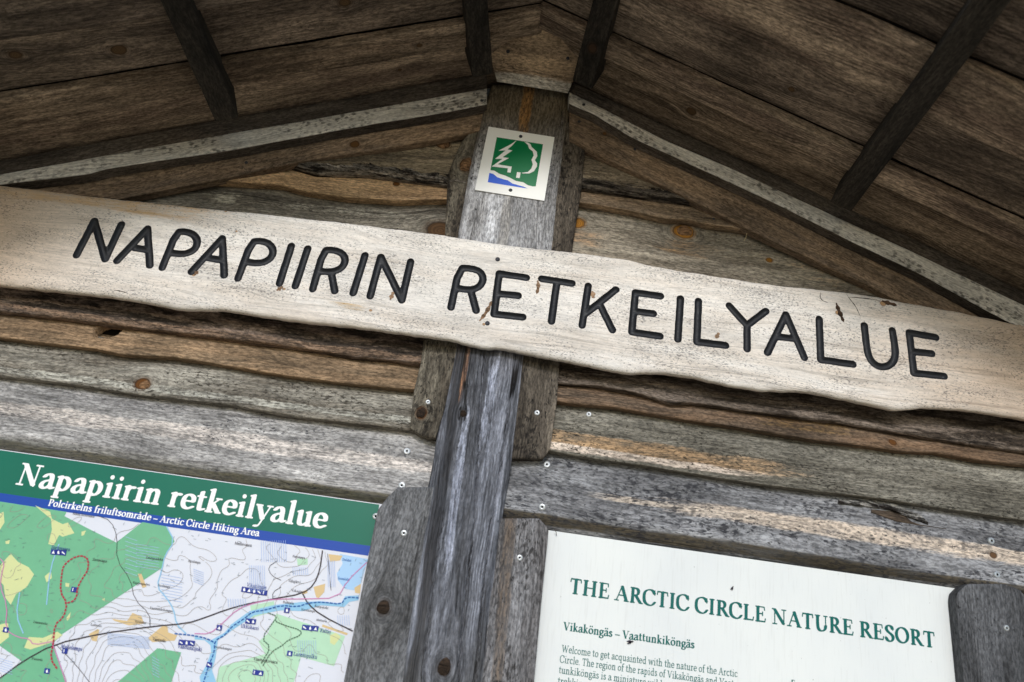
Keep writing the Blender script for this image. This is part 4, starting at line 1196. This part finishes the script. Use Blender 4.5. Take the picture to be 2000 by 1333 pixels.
def text(name, s, p0, p1, cap_px, Y, mat, parent, bold=True, step=0.03, track=0.0):
    """s set from pixel p0 to pixel p1 on its baseline; cap height in pixels"""
    A, B = W(*p0, Y), W(*p1, Y)
    total = sum(G.get(c, G['o'])[1] + track for c in s) - 0.06
    ux = (B - A) / total
    hz = np.linalg.norm(W(p0[0], p0[1] - cap_px, Y) - A)
    uz = np.array([0, 0, 1.0]) * hz / CAP
    V, F = [], []
    x = -0.03
    for c in s:
        v, f, adv = glyph(c, bold, step)
        b = len(V)
        V += [A + ux * (x + q[0]) + uz * q[1] for q in v]
        F += [tuple(i + b for i in q) for q in f]
        x += adv + track
    a, b, c = [V[q] for q in F[0][:3]]
    if np.cross(b - a, c - a)[1] > 0: F = [q[::-1] for q in F]
    return mesh_obj(name, V, F, mat, parent)

# ------------------------------------------------------------------ emblem plate on the post
def ez(x, y): return (850 + x / 3.809, 130 + y / 3.809)
EY = -0.0455
emb = thing('emblem_plate', tuple(W(996, 390, EY)), 'small white square plate with green and blue tree emblem on the post', 'sign')
M_PLATE = plain('white_enamel', '#fcfcf8', 0.3, 0, 0.5, 0.03, 12)
M_EG = plain('emblem_green', '#067a48', 0.35)
M_EB = plain('emblem_blue', '#2760dc', 0.35)
plate('plate', [ez(*p) for p in ((397, 448), (888, 527), (812, 1000), (295, 918))], EY, 0.002, M_PLATE, emb)
e1 = EY - 0.0004
gf = printed('green_field', [ez(*p) for p in ((458, 527), (802, 580), (748, 893), (725, 893), (690, 884), (655, 862), (600, 852), (560, 830), (520, 812), (480, 800), (440, 776), (411, 772))], e1, M_EG, emb)
printed('blue_water', [ez(*p) for p in ((403, 793), (432, 800), (462, 825), (500, 838), (540, 848), (575, 872), (620, 885), (655, 894), (688, 909), (391, 862))], e1, M_EB, emb)
printed('spruce_outline', [ez(*p) for p in ((608, 549), (560, 581), (470, 628), (522, 626), (445, 689), (500, 688), (420, 745), (540, 759), (536, 788), (561, 791), (570, 746), (488, 733), (466, 728), (549, 682), (502, 676), (574, 626), (538, 618), (572, 590))], e1 - 0.0004, M_PLATE, emb)
lo_ = [(662, 561), (690, 585), (698, 612), (725, 632), (733, 662), (716, 695), (726, 728), (715, 760), (690, 785), (640, 793)]
hi_ = [(655, 797), (700, 797), (735, 780), (757, 745), (758, 722), (742, 698), (760, 668), (756, 635), (735, 615), (718, 600), (710, 580), (690, 566)]
printed('birch_outline', [ez(*p) for p in lo_ + hi_], e1 - 0.0004, M_PLATE, emb)
printed('birch_trunk', [ez(*p) for p in ((609, 786), (636, 790), (628, 832), (601, 828))], e1 - 0.0004, M_PLATE, emb)
for p in ((636, 522), (560, 922)): fix(ME_NAIL, 'screw', ez(*p), EY, emb, 0, 1.0)

# ------------------------------------------------------------------ map panel
MY = 0.001
mp = thing('map_panel', tuple(W(350, 1500, MY)), 'hiking map panel with green title band and blue stripe, left of the post', 'sign')
M_MAP = plain('map_white', '#dfe1ea', 0.3, 0, 0.5, 0.03, 5)
M_G = plain('print_green', '#0d6d58', 0.3, 0, 0.5, 0.06, 7)
M_B = plain('print_blue', '#1b49a6', 0.3)
M_W = plain('print_white', '#f6f6f4', 0.35)
M_MG = plain('map_green', '#74b890', 0.35, 0, 0.5, 0.06, 30)
M_MG2 = plain('map_pale_green', '#b9dfbf', 0.35, 0, 0.5, 0.05, 30)
M_MY = plain('map_yellow', '#d6db9f', 0.35)
M_MO = plain('map_ochre', '#d9bd8c', 0.35)
M_ML = plain('map_lake', '#a9cdee', 0.35)
M_MR = plain('map_river', '#93c4e2', 0.35)
M_CT = plain('map_contour', '#a0978f', 0.5)
M_BK = plain('map_black', '#3a3238', 0.5)
M_RD = plain('map_red', '#b02f48', 0.5)
M_MAG = plain('map_magenta', '#cf7fb4', 0.5)
M_NV = plain('map_navy', '#26378f', 0.4)
M_DT = plain('map_route_blue', '#1f5fa8', 0.4)
M_HB = plain('map_hatch_blue', '#a8bfe6', 0.5)
def za(x, y): return (x / 2.86, 867 + y / 2.86)
def zb_(x, y): return (380 + x / 3.078, 900 + y / 3.078)
def A_(l): return [za(*p) for p in l]
def B_(l): return [zb_(*p) for p in l]
Lx = -220
def mtop(x): return 878 + (x / 745.0) * 107
edge_r = lambda y: 742 - (y - 985) * (70.0 / 348)
plate('panel', [(Lx, mtop(Lx)), (748, 985.5), (edge_r(1520), 1520), (Lx - 90, 1420)], MY, 0.004, M_MAP, mp)
k1 = MY - 0.0003
printed('header_band', [(Lx, mtop(Lx) + 1.5), (741, 986), (724, 1067), (Lx - 12, 961 - 31)], k1, M_G, mp)
printed('blue_band', [(Lx - 12, 961 - 31), (724, 1067), (719, 1086), (Lx - 16, 979 - 31.5)], k1, M_B, mp)
text('title', 'Napapiirin retkeilyalue', (29, 946), (634, 1033), 41, k1 - 0.0003, M_W, mp, True, 0.02)
text('subtitle', 'Polcirkelns friluftsområde – Arctic Circle Hiking Area', (93, 988), (505, 1048), 13, k1 - 0.0003, M_W, mp, True, 0.024)
# map tints
k2 = MY - 0.0003
def area(nm, pts, mat, k): return printed(nm, pts, MY - 0.0003 - 0.00012 * k, mat, mp)
area('forest_area', [(Lx - 16, 980 - 31.5 + 0.5)] + [(0, 980)] + A_([(372, 381), (360, 405), (500, 478), (650, 552), (795, 438), (930, 462), (975, 545), (920, 625), (908, 692), (700, 830), (350, 1062), (298, 1112), (365, 1333)]) + [(140, 1420), (Lx - 80, 1380)], M_MG, 1)
area('white_corner', A_([(0, 1130), (120, 1215), (0, 1312), (-300, 1500), (-300, 930)]), M_MAP, 2)
area('forest_area', A_([(655, 1333), (880, 1142), (1012, 1166), (955, 1340), (940, 1420), (560, 1420)]), M_MG, 1)
area('forest_area', B_([(492, 920), (905, 1055), (838, 1236), (640, 1180), (590, 1360), (120, 1360), (150, 1240), (425, 1162), (385, 1088), (440, 1040)]), M_MG2, 1)
area('forest_area', B_([(335, 872), (478, 845), (482, 905), (345, 945)]), M_MG2, 1)
area('lake', B_([(872, 562), (1042, 592), (1000, 740), (960, 780), (905, 772), (862, 720), (855, 680), (890, 620)]), M_ML, 1)
area('river', B_([(640, 850), (760, 845), (880, 860), (905, 815), (990, 810), (985, 840), (930, 850), (900, 880), (760, 870), (650, 905), (520, 900), (360, 930), (240, 1010), (140, 1080), (125, 1190), (105, 1260), (140, 1360), (40, 1360), (30, 1300), (70, 1230), (100, 1150), (95, 1110), (60, 1080), (0, 1075), (0, 1055), (90, 1085), (180, 1035), (220, 985), (330, 905), (470, 870)]), M_MR, 3)
for q in ([(195, 345), (280, 380), (290, 420), (350, 450), (380, 440), (415, 500), (350, 520), (330, 510), (300, 570), (270, 560), (290, 480), (285, 420), (230, 375)],
          [(0, 680), (60, 615), (100, 660), (160, 690), (190, 730), (150, 800), (90, 840), (60, 900), (30, 860), (20, 790), (0, 770)],
          [(-60, 420), (20, 380), (25, 440), (0, 480), (-60, 490)], [(250, 740), (285, 712), (290, 750), (260, 775)], [(455, 492), (480, 485), (470, 510), (455, 515)],
          [(135, 1140), (160, 1080), (240, 1085), (320, 1050), (350, 1070), (290, 1110), (170, 1150)], [(0, 1010), (45, 1000), (50, 1080), (0, 1120), (-60, 1100)],
          [(370, 975), (395, 940), (390, 975), (375, 990)], [(30, 545), (55, 538), (50, 560), (32, 560)], [(365, 778), (388, 780), (385, 800), (366, 798)], [(570, 870), (585, 862), (584, 880)]):
    area('clearing', A_(q), M_MY, 2)
for q in ([(770, 727), (790, 727), (818, 800), (795, 805)], [(826, 1086), (905, 1020), (935, 1020), (940, 1055), (990, 1070), (975, 1100), (850, 1108)], [(495, 1065), (545, 1035), (555, 1040), (540, 1105), (515, 1100)],
          [(625, 978), (710, 990), (740, 945), (790, 965), (805, 1005), (720, 1015), (640, 990)]):
    area('field', A_(q), M_MO, 2)
for q in ([(805, 562), (890, 572), (875, 600), (815, 608)], [(715, 760), (785, 740), (780, 790), (745, 828), (730, 820)], [(770, 985), (922, 1038), (915, 1050), (765, 998)], [(960, 765), (1000, 740), (995, 800), (965, 795)], [(640, 790), (675, 775), (680, 795), (650, 805)]):
    area('field', B_(q), M_MO, 2)
for q in ([(615, 590), (680, 590), (680, 625), (620, 630)], [(815, 1050), (850, 1035), (880, 1060), (840, 1110), (815, 1095)]):
    area('meadow', B_(q), M_MG2 if q[0][0] < 700 else M_MY, 2)

# hatching (bogs)
hl = []
for (x0_, y0_, x1_, y1_, sx, n_) in ((700, 520, 760, 740, 6, 9), (760, 560, 880, 700, 8, 9), (900, 730, 1010, 880, 8, 9), (600, 1060, 820, 1130, 14, 9), (850, 1190, 880, 1300, 10, 7), (0, 1200, 60, 1280, 9, 6), (1080, 700, 1130, 780, 8, 7)):
    for q in range(n_):
        t = q / n_
        hl.append(A_([(x0_, y0_ + (y1_ - y0_) * t), (x1_ + sx, y0_ + (y1_ - y0_) * t + 22)]))
for (x0_, y0_, x1_, y1_, n_) in ((330, 630, 430, 790, 9), (400, 480, 560, 610, 12), (590, 640, 690, 690, 8), (800, 600, 850, 760, 5), (200, 830, 320, 880, 8), (620, 1080, 740, 1170, 9), (860, 930, 940, 990, 6)):
    for q in range(n_):
        x = x0_ + (x1_ - x0_) * q / n_
        hl.append(B_([(x, y0_), (x + 4, y1_)]))
ribbons('bog_hatching', hl, 0.0007, MY - 0.0007, M_HB, mp, None, 0)['kind'] = 'stuff'

# contour lines from a smooth height field
def contours():
    xs = np.linspace(-60, 735, 150); ys = np.linspace(940, 1380, 90)
    Xp, Yp = np.meshgrid(xs, ys)
    r = np.random.default_rng(5)
    Hh = np.zeros(Xp.shape)
    for k in range(26):
        cx, cy, s, a = r.uniform(-60, 735), r.uniform(950, 1380), r.uniform(25, 85), r.uniform(-1, 1.3)
        Hh += a * np.exp(-((Xp - cx) ** 2 + (Yp - cy) ** 2 * 1.3) / (2 * s * s))
    Hh += 0.06 * np.sin(Xp / 9 + 3 * np.sin(Yp / 23)) * np.sin(Yp / 11)
    V, F = [], []
    def lower(x, y):
        return y > 981 + x * 0.1475 and x < edge_r(y) - 3
    for lev in np.arange(-1.5, 2.2, 0.19):
        D = Hh - lev
        for j in range(len(ys) - 1):
            for i in range(len(xs) - 1):
                c = [(i, j), (i + 1, j), (i + 1, j + 1), (i, j + 1)]
                d = [D[b, a] for a, b in c]
                pts = []
                for e in range(4):
                    if (d[e] < 0) != (d[(e + 1) % 4] < 0):
                        t = d[e] / (d[e] - d[(e + 1) % 4])
                        a, b = c[e], c[(e + 1) % 4]
                        pts.append((xs[a[0]] + (xs[b[0]] - xs[a[0]]) * t, ys[a[1]] + (ys[b[1]] - ys[a[1]]) * t))
                if len(pts) >= 2 and lower(*pts[0]) and lower(*pts[1]):
                    v, f = ribbon_geo(pts[:2], 0.00065, MY - 0.0009)
                    b = len(V); V += v; F += [tuple(q + b for q in g) for g in f]
    return mesh_obj('contour_lines', V, F, M_CT, mp)
contours()['kind'] = 'stuff'
ribbons('stream', [A_([(930, 462), (975, 545), (920, 625), (905, 700), (875, 800), (930, 860), (970, 925), (985, 1010), (1040, 1062)]), A_([(330, 560), (280, 700), (260, 900)]), A_([(110, 830), (90, 960), (130, 1060)])], 0.0022, MY - 0.00105, M_MR, mp)
ribbons('main_road', [A_([(-80, 1360), (0, 1310), (120, 1220), (300, 1120), (560, 1062), (840, 1022), (1050, 1003)]) + B_([(60, 945), (180, 900), (300, 865), (470, 832), (650, 800), (720, 745), (755, 650), (769, 540)]), B_([(650, 800), (680, 860), (760, 930), (950, 1025)])], 0.0024, MY - 0.0012, M_BK, mp)
ribbons('path', [A_([(540, 400), (620, 430), (655, 520), (650, 650), (730, 760), (750, 870), (835, 950), (838, 1020)]), B_([(500, 600), (440, 640), (460, 690), (520, 720)]), B_([(470, 830), (470, 790), (520, 760)]), B_([(800, 560), (820, 780)]), A_([(310, 1120), (420, 1230), (500, 1333)])], 0.0010, MY - 0.0013, M_BK, mp)
ribbons('minor_road', [A_([(-60, 600), (0, 640), (25, 670), (10, 720), (0, 800), (40, 900), (30, 1040), (100, 1082), (165, 1090), (185, 1125), (290, 1105)]), B_([(0, 1040), (90, 1042), (160, 985), (260, 890), (370, 852), (480, 832), (650, 832), (860, 826), (920, 720), (1035, 612)]), A_([(290, 1110), (330, 1220), (370, 1340)])], 0.0016, MY - 0.00135, M_MAG, mp)
ribbons('red_trail', [A_([(298, 1108), (305, 1010), (355, 970), (375, 890), (335, 830), (345, 720), (355, 680), (400, 640), (460, 622), (495, 650), (490, 710), (460, 750), (430, 810), (430, 850), (410, 880), (375, 890)]), A_([(298, 1110), (280, 1200), (320, 1260)])], 0.0030, MY - 0.0015, M_RD, mp, (0.005, 0.0016))
ribbons('canoe_route', [B_([(50, 1345), (85, 1230), (120, 1150), (118, 1085), (190, 1045), (220, 1000), (300, 950), (345, 910), (420, 900), (520, 870), (620, 880), (680, 857), (770, 850), (885, 866), (905, 820), (990, 826)]), B_([(-120, 1040), (0, 1052), (75, 1070), (120, 1095)])], 0.0024, MY - 0.0015, M_DT, mp, (0.006, 0.002))
ribbons('nature_trail', [B_([(410, 1235), (460, 1150), (530, 1110), (560, 1080), (640, 1050), (640, 1020), (540, 990), (480, 965), (495, 935), (440, 915)]), B_([(400, 1220), (460, 1120), (400, 1070), (480, 960)])], 0.0020, MY - 0.0016, plain('map_trail', '#4f6d58', 0.5), mp, (0.004, 0.001))
def ticks():
    r = np.random.default_rng(3)
    V, F = [], []
    for k in range(420):
        x, y = r.uniform(-20, 730), r.uniform(990, 1335)
        if y < 986 + x * 0.1475 or x > edge_r(y) - 5: continue
        q = r.choice(3)
        pts = [(x, y), (x + 2.2, y - 4.5)] if q == 0 else ([(x, y), (x + 5, y + 0.8)] if q == 1 else [(x, y), (x + 9 * r.uniform(.4, 1), y + 5 * r.uniform(-1, 1))])
        v, f = ribbon_geo(pts, 0.0006, MY - 0.00125 - 1e-7 * k)
        b = len(V); V += v; F += [tuple(i + b for i in g) for g in f]
    mesh_obj('terrain_ticks', V, F, plain('map_ticks', '#6d7a82', 0.5), mp)['kind'] = 'stuff'
ticks()
# service pictograms: navy squares with a white mark
def icon(px, py, kind_):
    s = 5.2
    ux, uy = (1.0, 0.145), (0.2, -0.98)
    c = lambda a, b: (px + s * (a * ux[0] + b * uy[0]), py + s * (a * ux[1] + b * uy[1]))
    sq = printed('pictogram', [c(-1, -1), c(1, -1), c(1, 1), c(-1, 1)], MY - 0.0018, M_NV, mp)
    shp = {0: [(-.6, -.6), (.6, -.6), (0, .6)], 1: [(-.2, -.7), (.5, -.5), (.3, .2), (0, .7), (-.4, .1)], 2: [(-.6, .5), (-.6, -.1), (.6, -.6), (.6, -.2)], 3: [(-.5, .6), (-.2, .6), (-.2, -.6), (-.5, -.6)]}[kind_]
    printed('pictogram_mark', [c(*q) for q in shp], MY - 0.0021, M_W, sq)
for x, y, k_ in ((298, 605, 0), (326, 607, 1), (354, 609, 2), (412, 815, 3), (32, 1040, 1), (362, 1158, 3), (1012, 1110, 2), (1042, 1112, 1), (1072, 1115, 2), (262, 1270, 1)):
    icon(*za(x, y), k_)
for x, y, k_ in ((298, 775, 1), (328, 780, 0), (358, 785, 1), (389, 790, 2), (420, 795, 3), (322, 965, 2), (352, 968, 1), (148, 1005, 0), (555, 900, 1), (662, 1003, 2), (695, 1007, 1), (728, 1010, 0), (572, 1160, 1), (365, 1273, 3), (397, 1278, 0), (88, 1228, 2)):
    icon(*zb_(x, y), k_)
def mlabel(s, p, wd, cap, fn, mat=None, sc=2.86):
    a = fn(*p)
    text('map_label', s, a, (a[0] + wd, a[1] + wd * 0.147), cap, MY - 0.0018, mat or M_BK, mp, False, 0.03)
mlabel('Sortovaara', (284, 585), 36, 6.5, za, M_NV)
mlabel('Sortovaara', (515, 652), 28, 5, za)
mlabel('Rikau Sortovaara', (405, 395), 42, 5, za)
mlabel('Makelampi', (336, 1140), 42, 7.5, za, M_NV)
mlabel('Vaattunki', (850, 1098), 25, 5.5, za)
mlabel('Vaattunkijoki', (990, 1140), 47, 8, za, M_NV)
mlabel('Leiripaikka', (815, 640), 33, 4.5, za)
mlabel('Vikaköngäs', (312, 757), 38, 7.5, zb_, M_NV)
mlabel('Mellavaara', (240, 503), 33, 5.5, zb_)
mlabel('Vikajärvi', (562, 728), 24, 5, zb_)
mlabel('Harjunaapa', (588, 580), 24, 4.5, zb_)
mlabel('Etulahti', (888, 600), 17, 4.5, zb_, M_DT)
mlabel('Saunalahti', (860, 712), 23, 4.5, zb_, M_DT)
mlabel('Ukkoharri', (275, 1003), 35, 7, zb_, M_NV)
mlabel('Kaltio', (753, 1030), 21, 7, zb_, M_NV)
mlabel('Luontopolku', (593, 1172), 46, 7.5, zb_, M_NV)
mlabel('Vaattunkivaara', (352, 1200), 47, 6, zb_)
mlabel('Hirsikangas', (1050, 660), 24, 4.5, za)
for w_, p_ in (('Lehtola', (505, 1015)), ('Niskala', (750, 998)), ('Vaattunkikangas', (835, 922)), ('Lamminaho', (185, 1000)), ('Kurjenpolvi', (740, 780)), ('Suolampi', (880, 795)), ('Kuusela', (175, 1205))): mlabel(w_, p_, 4.0 * len(w_) * 0.75, 4.2, za)
for w_, p_ in (('Vikajärvi', (580, 785)), ('Korpijoki', (720, 880)), ('Kivilampi', (640, 900)), ('Rantala', (530, 855)), ('Metsola', (730, 962)), ('Nivankangas', (120, 1125))): mlabel(w_, p_, 4.0 * len(w_) * 0.75, 4.2, zb_)
fix(ME_SCREW, 'screw', (734, 1009), MY - 0.001, mp, 0, 0.9)

# ------------------------------------------------------------------ text panel
TY = 0.001
tp = thing('text_panel', tuple(W(1460, 1500, TY)), 'white information panel headed THE ARCTIC CIRCLE NATURE RESORT in green letters', 'sign')
M_TP = plain('panel_white', '#e3e7e8', 0.28, 0, 0.5, 0.03, 3)
M_TG = plain('text_green', '#05625c', 0.4)
plate('panel', [(1064, 1035), (1880, 1151.5), (1915, 1520), (1018, 1400)], TY, 0.005, M_TP, tp)
T = NT('weathered_panel_white')
tc = T.n('ShaderNodeTexCoord')
a_ = T.noise(T.vm('MULTIPLY', tc.outputs['Object'], (3, 3, 2)), 4, 0.6)
b_ = T.noise(T.vm('MULTIPLY', tc.outputs['Object'], (240, 240, 18)), 3, 0.6)
d_ = T.noise(T.vm('MULTIPLY', tc.outputs['Object'], (170, 170, 170)), 2, 0.6)
c_ = T.mix(T.sm(a_, 0.3, 0.7), lin('#e9ebe8'), lin('#dfe2e2'))
c_ = T.mix(T.m('MULTIPLY', T.sm(b_, 0.5, 0.75), 0.10), c_, lin('#9a968c'))
c_ = T.mix(T.m('MULTIPLY', T.sm(d_, 0.73, 0.78), 0.55), c_, lin('#6d675e'))
T.set(T.b.inputs['Base Color'], c_)
T.b.inputs['Roughness'].default_value = 0.32
T.b.inputs['Specular IOR Level'].default_value = 0.3
bp_ = T.n('ShaderNodeBump'); bp_.inputs['Strength'].default_value = 0.12; bp_.inputs['Distance'].default_value = 0.002
T.set(bp_.inputs['Height'], T.m('ADD', a_, T.m('MULTIPLY', b_, 0.15))); T.t.links.new(bp_.outputs[0], T.b.inputs['Normal'])
setmat(bpy.data.objects[[o_.name for o_ in tp.children if o_.name.startswith('panel')][0]], T.mat)
tk = TY - 0.0004
text('heading', 'THE ARCTIC CIRCLE NATURE RESORT', (1112, 1159), (1827, 1266), 30, tk, M_TG, tp, True, 0.02)
text('subheading', 'Vikaköngäs – Vaattunkiköngäs', (1100, 1231), (1356, 1267), 16, tk, M_TG, tp, True, 0.024)
for s_, p0, p1 in (('Welcome to get acquainted with the nature of the Arctic', (1097, 1274), (1440, 1323)), ('Circle. The region of the rapids of Vikaköngäs and Vaat-', (1093, 1294), (1437, 1343)),
                   ('tunkiköngäs is a miniature wilderness with good', (1091, 1315), (1400, 1359)), ('trekking', (1089, 1336), (1145, 1344))):
    text('paragraph_line', s_, p0, p1, 14, tk, M_TG, tp, False, 0.022)
text('side_heading', 'E', (1545, 1342), (1553, 1343), 14, tk, M_TG, tp, True, 0.05)

# ------------------------------------------------------------------ small stray things
def insect(px, rot, sc, label):
    c = W(*px, TY - 0.001)
    t = thing('dead_fly', tuple(c), label, 'insect')
    m1, m2 = plain('fly_body', '#15131c', 0.4), plain('fly_wing', '#3a3646', 0.3)
    for nm, off, rad, m in (('body', (0, 0), (0.0032, 0.0018, 0.0016), m1), ('head', (0.0038, 0), (0.0011, 0.0011, 0.0011), m1), ('wing', (-0.0022, 0.0016), (0.0034, 0.0003, 0.0011), m2), ('wing', (-0.0022, -0.0016), (0.0034, 0.0003, 0.0011), m2)):
        v, f = [], []
        for j in range(7):
            th_ = math.pi * j / 6
            for s in range(10):
                a = 2 * math.pi * s / 10
                x, y, z = rad[0] * math.cos(th_), rad[1] * math.sin(th_) * math.cos(a), rad[2] * math.sin(th_) * math.sin(a)
                x, z = x + off[0], z + off[1]
                v.append(c + sc * np.array([x * math.cos(rot) - z * math.sin(rot), y - 0.0012, x * math.sin(rot) + z * math.cos(rot)]))
        for j in range(6):
            for s in range(10):
                f.append((j * 10 + s, j * 10 + (s + 1) % 10, (j + 1) * 10 + (s + 1) % 10, (j + 1) * 10 + s))
        mesh_obj(nm, v, f, m, t, None, True)
insect((1430, 1149), 1.1, 0.9, 'tiny dark dead fly on white panel above the word CIRCLE')
insect((1231, 1254), 0.3, 1.3, 'larger dark dead fly on white panel below the subheading')

def stalk(name, pts, r, mat, label, cat):
    V, F = [], []
    P = [W(x, y, Y) for x, y, Y in pts]
    for q in P:
        for s in range(5):
            a = 2 * math.pi * s / 5
            V.append(q + r * np.array([math.cos(a), math.sin(a), 0]))
    for j in range(len(P) - 1):
        for s in range(5):
            F.append((j * 5 + s, j * 5 + (s + 1) % 5, (j + 1) * 5 + (s + 1) % 5, (j + 1) * 5 + s))
    o = mesh_obj(name, V, F, mat)
    tag(o, label, cat)
M_ST = plain('dry_straw_stem', '#cbb78d', 0.7)
stalk('dry_straw', [(1457, 447, -0.012), (1459, 455, -0.014), (1457, 464, -0.014), (1453, 471, -0.012)], 0.0009, M_ST, 'thin curled dry straw under the right rake board', 'straw')
stalk('pine_needle', [(1083, 1034, -0.012), (1086, 1040, -0.010), (1087, 1047, -0.004)], 0.0007, plain('dry_needle', '#4b4033', 0.8), 'dark dry needle at the corner of the white text panel', 'needle')
